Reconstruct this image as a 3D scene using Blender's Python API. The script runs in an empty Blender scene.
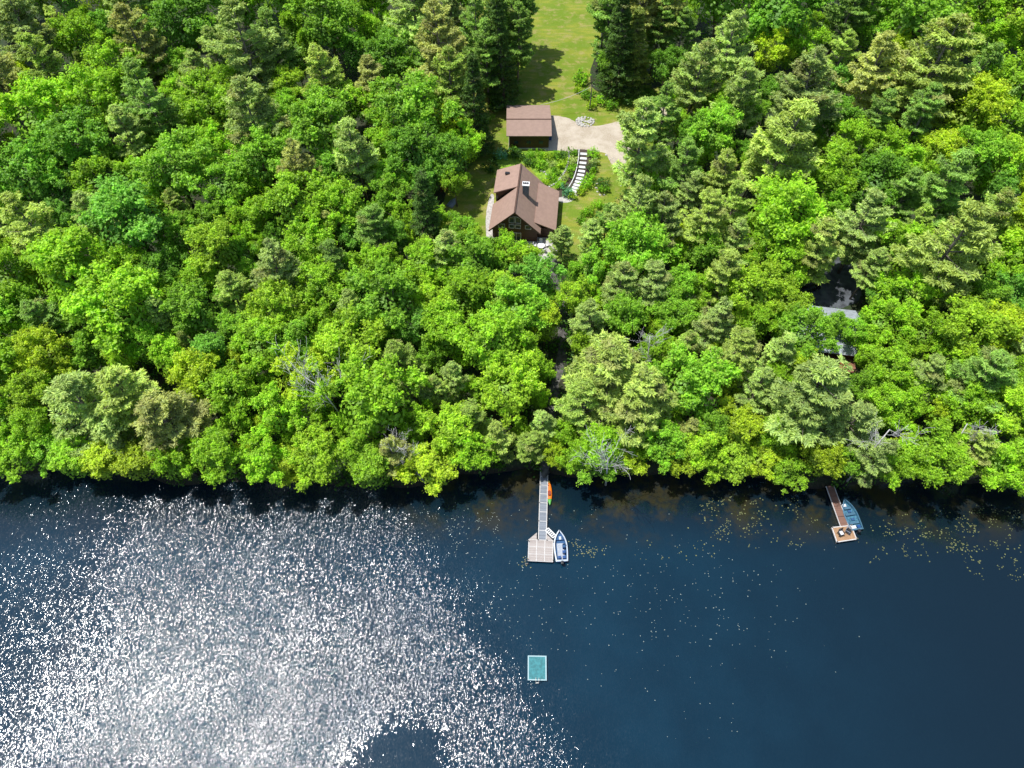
import bpy, bmesh, math, random
import numpy as np
from mathutils import Vector, Matrix
random.seed(7); RNG = np.random.default_rng(11)
scene = bpy.context.scene
COL = scene.collection
PI = math.pi

# ------------------------------------------------------------------ camera geometry
F, PITCH, CAMH = 700.0, math.radians(56), 100.0
GZ = 0.8                                   # height of the land above the lake
def G(px, py, z=GZ):                       # point of the photo -> place at height z
    u = (px-512)/F; t = (384-py)/F
    s = (CAMH-z)/(math.sin(PITCH)-t*math.cos(PITCH))
    return Vector((u*s, (math.cos(PITCH)+t*math.sin(PITCH))*s, z))
def PR(x, y, z):
    dz = z-CAMH
    f = y*math.cos(PITCH)-dz*math.sin(PITCH); up = y*math.sin(PITCH)+dz*math.cos(PITCH)
    return (512+F*x/f, 384-F*up/f)
def px_per_m(x, y, z):
    return F/(y*math.cos(PITCH)-(z-CAMH)*math.sin(PITCH))

cam = bpy.data.cameras.new('camera'); cam.sensor_width = 36; cam.lens = 36*F/1024
cam.clip_end = 5000; cam.clip_start = 0.5
co = bpy.data.objects.new('camera', cam); COL.objects.link(co)
co.location = (0, 0, CAMH); co.rotation_euler = (PI/2-PITCH, 0, 0)
scene.camera = co

# ------------------------------------------------------------------ light
SUN = Vector((-0.37, 0.08, 1.0)).normalized()          # towards the sun
elev = math.asin(SUN.z); azim = math.atan2(SUN.x, SUN.y)
sl = bpy.data.lights.new('sun', 'SUN'); sl.energy = 5.0; sl.angle = math.radians(0.55); sl.color = (1.0, 0.975, 0.94)
so = bpy.data.objects.new('sun', sl); COL.objects.link(so)
so.rotation_euler = SUN.to_track_quat('Z', 'Y').to_euler()
w = bpy.data.worlds.new('World'); scene.world = w; w.use_nodes = True
nt = w.node_tree; bg = nt.nodes['Background']
sky = nt.nodes.new('ShaderNodeTexSky'); sky.sky_type = 'NISHITA'; sky.sun_disc = False
sky.sun_elevation = elev; sky.sun_rotation = azim % (2*PI)
nt.links.new(sky.outputs[0], bg.inputs[0]); bg.inputs[1].default_value = 0.15
scene.view_settings.view_transform = 'Standard'; scene.view_settings.look = 'None'
scene.view_settings.exposure = 0; scene.view_settings.gamma = 1

# ------------------------------------------------------------------ materials
def new_mat(name):
    m = bpy.data.materials.new(name); m.use_nodes = True
    return m, m.node_tree, m.node_tree.nodes['Principled BSDF']
def N(nt, typ, **kw):
    n = nt.nodes.new(typ)
    for k, v in kw.items(): setattr(n, k, v)
    return n
def mixc(nt, fac, a, b, mode='MIX'):
    n = nt.nodes.new('ShaderNodeMix'); n.data_type = 'RGBA'; n.blend_type = mode
    for sock, v in ((0, fac), (6, a), (7, b)):
        if hasattr(v, 'is_linked'): nt.links.new(v, n.inputs[sock])
        else: n.inputs[sock].default_value = v if sock == 0 else (*v[:3], 1)
    return n.outputs[2]
def math_n(nt, op, a, b=None, c=None):
    n = nt.nodes.new('ShaderNodeMath'); n.operation = op
    for i, v in enumerate((a, b, c)):
        if v is None: continue
        if hasattr(v, 'is_linked'): nt.links.new(v, n.inputs[i])
        else: n.inputs[i].default_value = v
    return n.outputs[0]
def maprange(nt, v, a, b, c=0, d=1, smooth=True):
    n = nt.nodes.new('ShaderNodeMapRange'); n.interpolation_type = 'SMOOTHSTEP' if smooth else 'LINEAR'
    nt.links.new(v, n.inputs[0])
    for i, x in enumerate((a, b, c, d)): n.inputs[i+1].default_value = x
    return n.outputs[0]
def noise(nt, vec, scale, detail=3, rough=0.55):
    n = nt.nodes.new('ShaderNodeTexNoise'); n.inputs['Scale'].default_value = scale
    n.inputs['Detail'].default_value = detail; n.inputs['Roughness'].default_value = rough
    if vec is not None: nt.links.new(vec, n.inputs['Vector'])
    return n
def mat(name, c, rough=0.7, var=0.25, scale=3.0, c2=None, bump=0.15, metal=0.0, fine=30.0):
    """two-scale mottled surface in object space"""
    m, nt, b = new_mat(name)
    tc = nt.nodes.new('ShaderNodeTexCoord').outputs['Object']
    n1 = noise(nt, tc, scale, 4); n2 = noise(nt, tc, fine, 2)
    c2 = c2 or tuple(x*(1-var*1.6) for x in c)
    hi = tuple(min(1, x*(1+var)) for x in c)
    col = mixc(nt, maprange(nt, n1.outputs[0], .3, .7), c2, hi)
    col = mixc(nt, maprange(nt, n2.outputs[0], .3, .7, 0, .5), col, c)
    nt.links.new(col, b.inputs['Base Color'])
    b.inputs['Roughness'].default_value = rough; b.inputs['Metallic'].default_value = metal
    if bump:
        bp = nt.nodes.new('ShaderNodeBump'); bp.inputs['Strength'].default_value = bump; bp.inputs['Distance'].default_value = .03
        nt.links.new(n2.outputs[0], bp.inputs['Height']); nt.links.new(bp.outputs[0], b.inputs['Normal'])
    return m
def plank_mat(name, c, c2, width=0.14, axis='Y', rough=0.8):
    """boards across one local axis, each board with its own tone"""
    m, nt, b = new_mat(name)
    tc = nt.nodes.new('ShaderNodeTexCoord').outputs['Object']
    sx = nt.nodes.new('ShaderNodeSeparateXYZ'); nt.links.new(tc, sx.inputs[0])
    v = math_n(nt, 'DIVIDE', sx.outputs[axis], width)
    fl = math_n(nt, 'FLOOR', v); fr = math_n(nt, 'FRACT', v)
    wn = nt.nodes.new('ShaderNodeTexWhiteNoise'); wn.noise_dimensions = '1D'; nt.links.new(fl, wn.inputs['W'])
    n1 = noise(nt, tc, 2.5, 3)
    t = math_n(nt, 'ADD', math_n(nt, 'MULTIPLY', wn.outputs[0], .55), math_n(nt, 'MULTIPLY', n1.outputs[0], .5))
    col = mixc(nt, t, c2, c)
    gap = maprange(nt, fr, 0.04, 0.12)
    col = mixc(nt, gap, tuple(x*.25 for x in c2), col)
    nt.links.new(col, b.inputs['Base Color']); b.inputs['Roughness'].default_value = rough
    return m

def foliage_mat(name, transl=.32, gloss=.06):
    m = bpy.data.materials.new(name); m.use_nodes = True; nt = m.node_tree
    for n in list(nt.nodes): nt.nodes.remove(n)
    out = N(nt, 'ShaderNodeOutputMaterial')
    oi = N(nt, 'ShaderNodeObjectInfo'); at = N(nt, 'ShaderNodeAttribute', attribute_name='tint')
    sp = N(nt, 'ShaderNodeSeparateColor'); nt.links.new(at.outputs['Color'], sp.inputs[0])
    yel = mixc(nt, 1.0, oi.outputs['Color'], (1.35, 1.15, .8), 'MULTIPLY')
    col = mixc(nt, sp.outputs[1], oi.outputs['Color'], yel)
    tan = mixc(nt, sp.outputs[2], col, (.40, .41, .15))
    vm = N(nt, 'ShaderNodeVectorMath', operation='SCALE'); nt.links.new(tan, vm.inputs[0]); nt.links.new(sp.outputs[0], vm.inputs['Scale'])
    d = N(nt, 'ShaderNodeBsdfDiffuse'); t = N(nt, 'ShaderNodeBsdfTranslucent'); g = N(nt, 'ShaderNodeBsdfGlossy')
    g.inputs['Roughness'].default_value = .5; g.inputs['Color'].default_value = (.8, .9, .8, 1)
    nt.links.new(vm.outputs[0], d.inputs[0])
    tcol = mixc(nt, 1.0, vm.outputs[0], (1.3, 1.15, .5), 'MULTIPLY'); nt.links.new(tcol, t.inputs[0])
    m1 = N(nt, 'ShaderNodeMixShader'); m1.inputs[0].default_value = transl
    nt.links.new(d.outputs[0], m1.inputs[1]); nt.links.new(t.outputs[0], m1.inputs[2])
    m2 = N(nt, 'ShaderNodeMixShader'); m2.inputs[0].default_value = gloss
    nt.links.new(m1.outputs[0], m2.inputs[1]); nt.links.new(g.outputs[0], m2.inputs[2])
    nt.links.new(m2.outputs[0], out.inputs[0])
    return m

M = {}
M['leaf'] = foliage_mat('broad_leaves', .44, .02)
M['needle'] = foliage_mat('pine_needles', .34, .015)
M['bark'] = mat('bark_grey', (.16, .13, .105), .9, .35, 2.0, bump=.4, fine=14)
M['bark_pine'] = mat('bark_pine', (.22, .18, .15), .9, .35, 2.0, bump=.4, fine=14)
M['deadwood'] = mat('weathered_dead_wood', (.62, .60, .57), .85, .2, 2.0, fine=18)
M['shingle'] = mat('roof_shingle_brown', (.36, .235, .18), .85, .07, 1.4, fine=9, bump=.5)
M['shingle2'] = mat('roof_shingle_brown_shed', (.34, .23, .18), .85, .07, 1.2, fine=9, bump=.5)
M['log'] = plank_mat('brown_log_wall', (.085, .036, .018), (.04, .017, .009), .22, 'Z', .6)
M['trim'] = mat('dark_brown_trim', (.10, .05, .03), .6, .2, 3)
M['glass'] = mat('window_glass', (.03, .045, .055), .05, .1, 1, bump=0)
M['white'] = mat('white_paint', (.78, .78, .76), .5, .06, 4, bump=.05)
M['stone'] = mat('grey_field_stone', (.40, .39, .37), .85, .3, 5, bump=.4)
M['pale_stone'] = mat('pale_stone', (.50, .48, .43), .85, .25, 4, bump=.4)
M['step'] = mat('pale_step_stone', (.70, .70, .68), .8, .12, 4)
M['flag'] = mat('flagstone', (.50, .47, .43), .85, .22, 2.2, bump=.3)
M['concrete'] = mat('concrete', (.42, .41, .39), .9, .15, 2)
M['brick_dark'] = mat('chimney_slate', (.16, .17, .19), .85, .3, 6, bump=.4)
M['metal_dark'] = mat('dark_metal', (.04, .042, .045), .45, .15, 5, metal=.4)
M['metal_grey'] = mat('grey_metal', (.35, .37, .39), .4, .15, 5, metal=.5)
M['roof_grey'] = mat('grey_roof', (.36, .40, .44), .6, .18, 1.5, bump=.3, fine=8)
M['car_black'] = mat('black_car_paint', (.012, .013, .016), .18, .1, 1, bump=0)
M['car_white'] = mat('pale_car_paint', (.62, .68, .68), .25, .05, 1, bump=0)
M['rubber'] = mat('rubber', (.02, .02, .02), .8, .1, 5)
M['deck_red'] = plank_mat('red_brown_deck', (.34, .15, .085), (.22, .095, .06), .15, 'Y')
M['deck_red2'] = plank_mat('dull_brown_deck', (.25, .135, .095), (.17, .09, .065), .15, 'Y')
M['deck_tan'] = plank_mat('tan_deck_boards', (.47, .29, .16), (.33, .19, .10), .16, 'X')
M['plank_grey'] = plank_mat('weathered_planks', (.30, .33, .37), (.15, .17, .20), .15, 'Y')
M['plank_pale'] = plank_mat('pale_planks', (.52, .47, .43), (.34, .29, .26), .15, 'Y')
M['frame_pale'] = mat('pale_timber_frame', (.60, .58, .55), .8, .12, 4)
M['post'] = mat('timber_post', (.22, .19, .16), .9, .2, 5)
M['blue'] = mat('blue_hull', (.025, .085, .25), .3, .15, 3, bump=0)
M['blue_mid'] = mat('blue_carpet', (.03, .10, .23), .8, .25, 5)
M['boat_white'] = mat('white_gelcoat', (.52, .58, .64), .3, .05, 3, bump=0)
M['boat_floor'] = mat('pale_boat_floor', (.38, .42, .47), .7, .15, 4)
M['teal_floor'] = mat('teal_boat_floor', (.045, .16, .23), .7, .6, 4, c2=(.012, .045, .09), fine=8)
M['teal_hull'] = mat('blue_grey_hull', (.075, .17, .25), .35, .15, 3, bump=0)
M['raft'] = mat('teal_raft_carpet', (.045, .215, .23), .75, .25, 2.5, fine=14)
M['raft_edge'] = mat('raft_pale_edge', (.32, .47, .49), .5, .06, 4)
M['orange'] = mat('orange_plastic', (.85, .20, .015), .4, .1, 3, bump=0)
M['kgreen'] = mat('green_plastic', (.12, .42, .08), .4, .1, 3, bump=0)
M['red'] = mat('red_paint', (.55, .10, .05), .6, .12, 4)
M['tarp'] = mat('grey_hull_shell', (.22, .25, .30), .55, .15, 2)
M['cushion'] = mat('pale_cushion', (.66, .68, .70), .8, .08, 5)
M['soil'] = mat('garden_mulch', (.075, .055, .04), .95, .4, 6, bump=.5)

# ------------------------------------------------------------------ mesh builder
class MB:
    def __init__(s): s.v = []; s.f = []
    def add(s, vs, fs):
        o = len(s.v); s.v += [tuple(v) for v in vs]; s.f += [tuple(i+o for i in f) for f in fs]; return s
    def box(s, c, size, rz=0, mtx=None):
        x, y, z = (d/2 for d in size)
        vs = [Vector(p) for p in ((-x,-y,-z),(x,-y,-z),(x,y,-z),(-x,y,-z),(-x,-y,z),(x,-y,z),(x,y,z),(-x,y,z))]
        R = mtx or Matrix.Rotation(rz, 3, 'Z')
        vs = [R @ v + Vector(c) for v in vs]
        return s.add(vs, [(0,3,2,1),(4,5,6,7),(0,1,5,4),(1,2,6,5),(2,3,7,6),(3,0,4,7)])
    def bar(s, a, b, wd, ht):                      # rectangular bar between two points
        a, b = Vector(a), Vector(b); d = b-a
        R = d.to_track_quat('Y', 'Z').to_matrix()
        return s.box((a+b)/2, (wd, d.length, ht), mtx=R)
    def prism(s, poly, z0, z1):
        n = len(poly)
        vs = [(p[0], p[1], z0) for p in poly]+[(p[0], p[1], z1) for p in poly]
        return s.add(vs, [tuple(range(n-1, -1, -1)), tuple(range(n, 2*n))]+[(i, (i+1) % n, n+(i+1) % n, n+i) for i in range(n)])
    def slab(s, pts, th):                          # thick sheet through 3-d points, thickness downwards
        n = len(pts); P = [Vector(p) for p in pts]
        nr = (P[1]-P[0]).cross(P[2]-P[0]).normalized()
        if nr.z < 0: nr = -nr
        Q = [p-nr*th for p in P]
        return s.add(P+Q, [tuple(range(n)), tuple(range(2*n-1, n-1, -1))]+[(i, n+i, n+(i+1) % n, (i+1) % n) for i in range(n)])
    def tube(s, pts, rad, n=6):
        P = [Vector(p) for p in pts]; rs = rad if isinstance(rad, (list, tuple)) else [rad]*len(P)
        vs = []; fs = []
        for i, p in enumerate(P):
            d = (P[min(i+1, len(P)-1)]-P[max(i-1, 0)]).normalized()
            a = d.orthogonal().normalized() if abs(d.z) < .95 else Vector((1,0,0))
            a = (a-d*a.dot(d)).normalized(); b = d.cross(a)
            for k in range(n):
                t = 2*PI*k/n; vs.append(p+(a*math.cos(t)+b*math.sin(t))*rs[i])
        for i in range(len(P)-1):
            for k in range(n):
                fs.append((i*n+k, i*n+(k+1) % n, (i+1)*n+(k+1) % n, (i+1)*n+k))
        fs.append(tuple(range(n-1, -1, -1))); m = (len(P)-1)*n; fs.append(tuple(range(m, m+n)))
        return s.add(vs, fs)
    def blob(s, c, r, seed=0, nu=9, nv=6, jit=.18):
        rr = random.Random(seed); vs = []; fs = []
        for j in range(nv+1):
            ph = PI*j/nv
            for i in range(nu):
                th = 2*PI*i/nu; k = 1+rr.uniform(-jit, jit)
                vs.append((c[0]+r[0]*math.sin(ph)*math.cos(th)*k, c[1]+r[1]*math.sin(ph)*math.sin(th)*k, c[2]+r[2]*math.cos(ph)*(1+rr.uniform(-jit,jit)*.4)))
        for j in range(nv):
            for i in range(nu):
                fs.append((j*nu+i, (j+1)*nu+i, (j+1)*nu+(i+1) % nu, j*nu+(i+1) % nu))
        return s.add(vs, fs)
    def build(s, name, m, parent=None, smooth=False, bevel=0):
        me = bpy.data.meshes.new(name); me.from_pydata(s.v, [], s.f); me.update()
        bm = bmesh.new(); bm.from_mesh(me); bmesh.ops.recalc_face_normals(bm, faces=bm.faces)
        if bevel:
            bmesh.ops.bevel(bm, geom=[e for e in bm.edges], offset=bevel, segments=2, affect='EDGES', profile=.7)
        bm.to_mesh(me); bm.free()
        if smooth:
            for p in me.polygons: p.use_smooth = True
        me.materials.append(m)
        o = bpy.data.objects.new(name, me); COL.objects.link(o)
        if parent: o.parent = parent
        return o
def tag(o, label=None, cat=None, group=None, kind=None):
    if label: o['label'] = label
    if cat: o['category'] = cat
    if group: o['group'] = group
    if kind: o['kind'] = kind
    return o
def thing(name, loc, rz=0, label=None, cat=None, group=None):
    o = bpy.data.objects.new(name, None); COL.objects.link(o); o.empty_display_size = .5
    o.location = loc; o.rotation_euler = (0, 0, rz)
    return tag(o, label, cat, group)
def copy_tree(o, parent=None):
    c = o.copy(); COL.objects.link(c)
    if parent: c.parent = parent
    for ch in list(o.children): copy_tree(ch, c)
    return c
def sheet(name, pts, z, m, wob=0.0):                # flat ground sheet with softened, slightly irregular rim
    P = []
    n = len(pts)
    for i in range(n):
        a, b, c, d = (Vector(pts[(i+k) % n][:2]) for k in (-1, 0, 1, 2))
        for t in (0, .2, .4, .6, .8):
            q = .5*((2*b)+(c-a)*t+(2*a-5*b+4*c-d)*t*t+(3*b-a-3*c+d)*t**3)
            P.append((q.x+random.uniform(-wob, wob), q.y+random.uniform(-wob, wob)))
    me = bpy.data.meshes.new(name); me.from_pydata([(p[0], p[1], z) for p in P], [], [tuple(range(len(P)))])
    bm = bmesh.new(); bm.from_mesh(me); bmesh.ops.triangulate(bm, faces=bm.faces)
    for f in bm.faces:
        if f.normal.z < 0: f.normal_flip()
    bm.to_mesh(me); bm.free(); me.materials.append(m)
    o = bpy.data.objects.new(name, me); COL.objects.link(o); o['kind'] = 'structure'
    return o

# ------------------------------------------------------------------ ground, lawn, drive
def shore_y(x):
    return 49.6+1.1*math.sin(x*.07+.6)+.8*math.sin(x*.19+2)+.4*math.sin(x*.51)
def ground_mat():
    m, nt, b = new_mat('forest_floor')
    p = N(nt, 'ShaderNodeNewGeometry').outputs['Position']
    n1 = noise(nt, p, .25, 5); n2 = noise(nt, p, 2.0, 4)
    c = mixc(nt, maprange(nt, n1.outputs[0], .35, .65), (.030, .032, .014), (.025, .052, .014))
    c = mixc(nt, maprange(nt, n2.outputs[0], .45, .75), c, (.06, .055, .03))
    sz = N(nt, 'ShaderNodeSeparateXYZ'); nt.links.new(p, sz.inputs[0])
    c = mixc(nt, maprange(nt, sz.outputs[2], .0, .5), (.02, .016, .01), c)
    nt.links.new(c, b.inputs['Base Color']); b.inputs['Roughness'].default_value = .95
    bp = N(nt, 'ShaderNodeBump'); bp.inputs['Distance'].default_value = .2; nt.links.new(n2.outputs[0], bp.inputs['Height']); nt.links.new(bp.outputs[0], b.inputs['Normal'])
    return m
xs = [-2500, -1200, -600, -300]+[-200+2*i for i in range(201)]+[300, 600, 1200, 2500]
ys = [-600, -200, -50, 20, 40]+[44+.6*i for i in range(20)]+[57+4*i for i in range(50)]+[300, 600, 1500, 4000]
gv = []; gf = []
for y in ys:
    for x in xs:
        t = (y-shore_y(x))/2.2
        z = GZ if t > 1 else (-2.0 if t < -4 else (0.8*max(0, t)**.7 if t > 0 else t*.5))
        gv.append((x, y, z))
nx = len(xs)
for j in range(len(ys)-1):
    for i in range(nx-1): gf.append((j*nx+i, j*nx+i+1, (j+1)*nx+i+1, (j+1)*nx+i))
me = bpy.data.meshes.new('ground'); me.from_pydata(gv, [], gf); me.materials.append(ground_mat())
go = bpy.data.objects.new('ground', me); COL.objects.link(go); go['kind'] = 'structure'

def lawn_mat():
    m, nt, b = new_mat('lawn_grass')
    p = N(nt, 'ShaderNodeNewGeometry').outputs['Position']
    n1 = noise(nt, p, .11, 4); n2 = noise(nt, p, .55, 5, .65); n3 = noise(nt, p, 5, 3)
    mp = N(nt, 'ShaderNodeMapping'); nt.links.new(p, mp.inputs[0]); mp.inputs['Scale'].default_value = (.2, .9, 1); mp.inputs['Rotation'].default_value = (0, 0, .35)
    n4 = noise(nt, mp.outputs[0], 1.0, 3)
    c = mixc(nt, maprange(nt, n1.outputs[0], .40, .62), (.16, .25, .020), (.33, .335, .05))
    c = mixc(nt, maprange(nt, n2.outputs[0], .46, .66, 0, .85), c, (.40, .33, .13))
    c = mixc(nt, maprange(nt, n4.outputs[0], .42, .64, 0, .75), c, (.17, .27, .03))
    c = mixc(nt, maprange(nt, n3.outputs[0], .3, .7, 0, .5), c, (.13, .17, .02))
    nt.links.new(c, b.inputs['Base Color']); b.inputs['Roughness'].default_value = .95
    b.inputs['Specular IOR Level'].default_value = .1
    bp = N(nt, 'ShaderNodeBump'); bp.inputs['Strength'].default_value = .8; bp.inputs['Distance'].default_value = .15; nt.links.new(n3.outputs[0], bp.inputs['Height']); nt.links.new(bp.outputs[0], b.inputs['Normal'])
    return m
def gravel_mat():
    m, nt, b = new_mat('pale_gravel')
    p = N(nt, 'ShaderNodeNewGeometry').outputs['Position']
    n1 = noise(nt, p, .35, 5, .6); n2 = noise(nt, p, 6, 3, .7)
    c = mixc(nt, maprange(nt, n1.outputs[0], .35, .62), (.36, .29, .20), (.50, .43, .33))
    c = mixc(nt, maprange(nt, n2.outputs[0], .35, .7, 0, .7), c, (.62, .55, .45))
    nt.links.new(c, b.inputs['Base Color']); b.inputs['Roughness'].default_value = .95
    bp = N(nt, 'ShaderNodeBump'); bp.inputs['Distance'].default_value = .05; nt.links.new(n2.outputs[0], bp.inputs['Height']); nt.links.new(bp.outputs[0], b.inputs['Normal'])
    return m
LAWN = [(500,-40),(618,-40),(606,0),(600,40),(590,75),(600,92),(650,90),(705,66),(715,90),(672,125),(646,160),(632,235),(600,262),(560,270),(485,258),(440,228),(444,200),(452,185),(470,150),(470,118),(462,90),(470,30)]
sheet('lawn', [G(*p) for p in LAWN], GZ+.004, lawn_mat(), .15)
DRIVE = [(545,118),(556,116),(568,118),(578,123),(596,126),(618,121),(640,111),(660,100),(674,96),(672,110),(650,128),(632,150),(624,166),(617,168),(611,163),(605,153),(587,151),(570,152),(557,156),(545,153)]
sheet('driveway', [G(*p) for p in DRIVE], GZ+.008, gravel_mat(), .12)
sheet('mulch_bed', [G(*p) for p in [(572,151),(592,151),(593,160),(589,180),(580,194),(570,200),(558,199),(557,190),(566,182),(571,170)]], GZ+.012, M['soil'], .05)
bedm = mat('garden_ground_cover', (.20, .33, .02), .95, .45, 1.2, c2=(.07, .16, .015), bump=.6, fine=6)
sheet('garden_bed', [G(*p) for p in [(506,152),(566,151),(568,160),(565,172),(559,182),(552,187),(540,180),(525,164),(500,168),(496,158)]], GZ+.010, bedm, .1)
sheet('house_path', [G(*p) for p in [(490,196),(494,196),(493,212),(492,240),(487,240),(486,216)]], GZ+.012, M['flag'], .03)
sheet('patio', [G(*p) for p in [(526,238),(554,237),(557,252),(548,260),(530,258)]], GZ+.012, M['flag'], .05)
sheet('shore_path', [G(*p) for p in [(549,262),(559,262),(566,318),(567,350),(558,392),(552,440),(548,474),(540,474),(545,440),(550,392),(557,350),(556,318)]], GZ+.012, mat('trodden_path', (.11, .105, .095), .95, .4, 1.5, bump=.4), .3)
sheet('parking_area', [G(*p) for p in [(778,296),(800,266),(862,258),(862,290),(850,305),(800,312)]], GZ+.008, mat('shaded_asphalt', (.085, .095, .11), .9, .4, .8, bump=.3), .2)
for kk, oo in (('house_path', 'path'), ('shore_path', 'path')):
    bpy.data.objects[kk].name = 'path' if kk == 'house_path' else 'shore_path'

# ------------------------------------------------------------------ water
def water_mat():
    m, nt, b = new_mat('lake_water')
    p = N(nt, 'ShaderNodeNewGeometry').outputs['Position']
    sx = N(nt, 'ShaderNodeSeparateXYZ'); nt.links.new(p, sx.inputs[0])
    X, Y = sx.outputs[0], sx.outputs[1]
    # wind-roughened part of the lake: its right-hand limit as a function of Y
    ramp = N(nt, 'ShaderNodeValToRGB'); el = ramp.color_ramp.elements
    lim = sorted([(G(px, py, 0).y, G(px, py, 0).x) for px, py in [(640, 800), (598, 742), (560, 705), (505, 640), (478, 590), (462, 545), (452, 515), (430, 496)]])
    while len(el) < len(lim): el.new(.5)
    for e, (yy, xx) in zip(el, lim):
        e.position = (yy+5)/60; v = (xx+60)/120; e.color = (v, v, v, 1)
    nt.links.new(math_n(nt, 'DIVIDE', math_n(nt, 'ADD', Y, 5), 60), ramp.inputs[0])
    lx = math_n(nt, 'SUBTRACT', math_n(nt, 'MULTIPLY', ramp.outputs[0], 120), 60)
    nb = noise(nt, p, .12, 4); nb2 = noise(nt, p, .8, 3)
    d = math_n(nt, 'SUBTRACT', lx, X)
    d = math_n(nt, 'ADD', d, math_n(nt, 'MULTIPLY', math_n(nt, 'SUBTRACT', nb.outputs[0], .5), 16))
    d = math_n(nt, 'ADD', d, math_n(nt, 'MULTIPLY', math_n(nt, 'SUBTRACT', nb2.outputs[0], .5), 9))
    rough_zone = maprange(nt, d, -7, 10)
    # a slick of calm water near the bottom edge
    h = G(393, 772, 0)
    vd = N(nt, 'ShaderNodeVectorMath', operation='DISTANCE'); nt.links.new(p, vd.inputs[0]); vd.inputs[1].default_value = (h.x, h.y, 0)
    nb3 = noise(nt, p, .33, 4, .65)
    dd = math_n(nt, 'ADD', vd.outputs['Value'], math_n(nt, 'MULTIPLY', math_n(nt, 'SUBTRACT', nb3.outputs[0], .5), 9))
    rough_zone = math_n(nt, 'MULTIPLY', rough_zone, maprange(nt, dd, 3.6, 9.5))
    nst = noise(nt, p, .045, 3)
    patch = maprange(nt, math_n(nt, 'ADD', math_n(nt, 'MULTIPLY', nb.outputs[0], .5), math_n(nt, 'MULTIPLY', nst.outputs[0], .5)), .36, .62, .62, 1.15)
    # calmer, darker water towards the far left
    lft = G(62, 690, 0)
    patch = math_n(nt, 'MULTIPLY', patch, maprange(nt, math_n(nt, 'ADD', X, math_n(nt, 'MULTIPLY', math_n(nt, 'SUBTRACT', nb2.outputs[0], .5), 14)), lft.x-9, lft.x+10, .40, 1.0))
    # wave slopes: long-crested ripples plus fine chop
    def rip(rot, sc, scale, det=2):
        mp = N(nt, 'ShaderNodeMapping'); mp.vector_type = 'POINT'; nt.links.new(p, mp.inputs[0])
        mp.inputs['Rotation'].default_value = (0, 0, rot); mp.inputs['Scale'].default_value = sc
        n = noise(nt, mp.outputs[0], scale, det, .5)
        v = N(nt, 'ShaderNodeVectorMath', operation='SUBTRACT'); nt.links.new(n.outputs['Color'], v.inputs[0]); v.inputs[1].default_value = (.5, .5, .5)
        return v.outputs[0]
    def sc(v, k):
        n = N(nt, 'ShaderNodeVectorMath', operation='SCALE'); nt.links.new(v, n.inputs[0])
        if hasattr(k, 'is_linked'): nt.links.new(k, n.inputs['Scale'])
        else: n.inputs['Scale'].default_value = k
        return n.outputs[0]
    def ad(a, c):
        n = N(nt, 'ShaderNodeVectorMath', operation='ADD'); nt.links.new(a, n.inputs[0]); nt.links.new(c, n.inputs[1]); return n.outputs[0]
    def mulv(a, c):
        n = N(nt, 'ShaderNodeVectorMath', operation='MULTIPLY'); nt.links.new(a, n.inputs[0]); n.inputs[1].default_value = c; return n.outputs[0]
    r1 = mulv(rip(-.22, (1, .38, 1), 7.8, 2), (1.25, .75, 0))
    r2 = mulv(rip(.5, (1, .7, 1), 17.0, 1), (.75, .75, 0))
    r3 = mulv(rip(-.05, (1, .35, 1), 2.4, 1), (.55, .25, 0))
    s = ad(ad(r1, r2), r3)
    amp = math_n(nt, 'ADD', .20, math_n(nt, 'MULTIPLY', math_n(nt, 'MULTIPLY', rough_zone, patch), WAVE))
    s = mulv(sc(s, amp), (1, 1, 0))
    cz = N(nt, 'ShaderNodeCombineXYZ'); cz.inputs[2].default_value = 1
    nrm = ad(s, cz.outputs[0])
    nv = N(nt, 'ShaderNodeVectorMath', operation='NORMALIZE'); nt.links.new(nrm, nv.inputs[0])
    nt.links.new(nv.outputs[0], b.inputs['Normal'])
    # body colour: deep blue, brown weed shallows near the shore on the right
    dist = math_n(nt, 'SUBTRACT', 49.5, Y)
    nw = noise(nt, p, .16, 4); nw2 = noise(nt, p, .9, 4)
    weed = math_n(nt, 'MULTIPLY', maprange(nt, dist, 13, 4), maprange(nt, math_n(nt, 'ADD', math_n(nt, 'MULTIPLY', nw.outputs[0], .7), math_n(nt, 'MULTIPLY', nw2.outputs[0], .3)), .45, .62))
    weed = math_n(nt, 'MULTIPLY', weed, maprange(nt, X, -28, -4))
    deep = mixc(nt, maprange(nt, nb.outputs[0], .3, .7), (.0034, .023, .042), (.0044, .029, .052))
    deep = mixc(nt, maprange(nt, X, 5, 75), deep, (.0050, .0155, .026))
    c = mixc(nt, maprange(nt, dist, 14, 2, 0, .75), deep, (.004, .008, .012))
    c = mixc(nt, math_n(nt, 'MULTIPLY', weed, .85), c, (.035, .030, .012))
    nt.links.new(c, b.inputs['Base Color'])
    nt.links.new(maprange(nt, rough_zone, 0, 1, .07, ROUGH), b.inputs['Roughness']); b.inputs['IOR'].default_value = 1.45
    return m
WAVE, ROUGH = .82, .11
lv = [(-2500, -600, 0), (2500, -600, 0), (2500, 58, 0), (-2500, 58, 0)]
me = bpy.data.meshes.new('lake'); me.from_pydata(lv, [], [(0, 1, 2, 3)]); me.materials.append(water_mat())
o = bpy.data.objects.new('lake', me); COL.objects.link(o); o['kind'] = 'structure'

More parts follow.
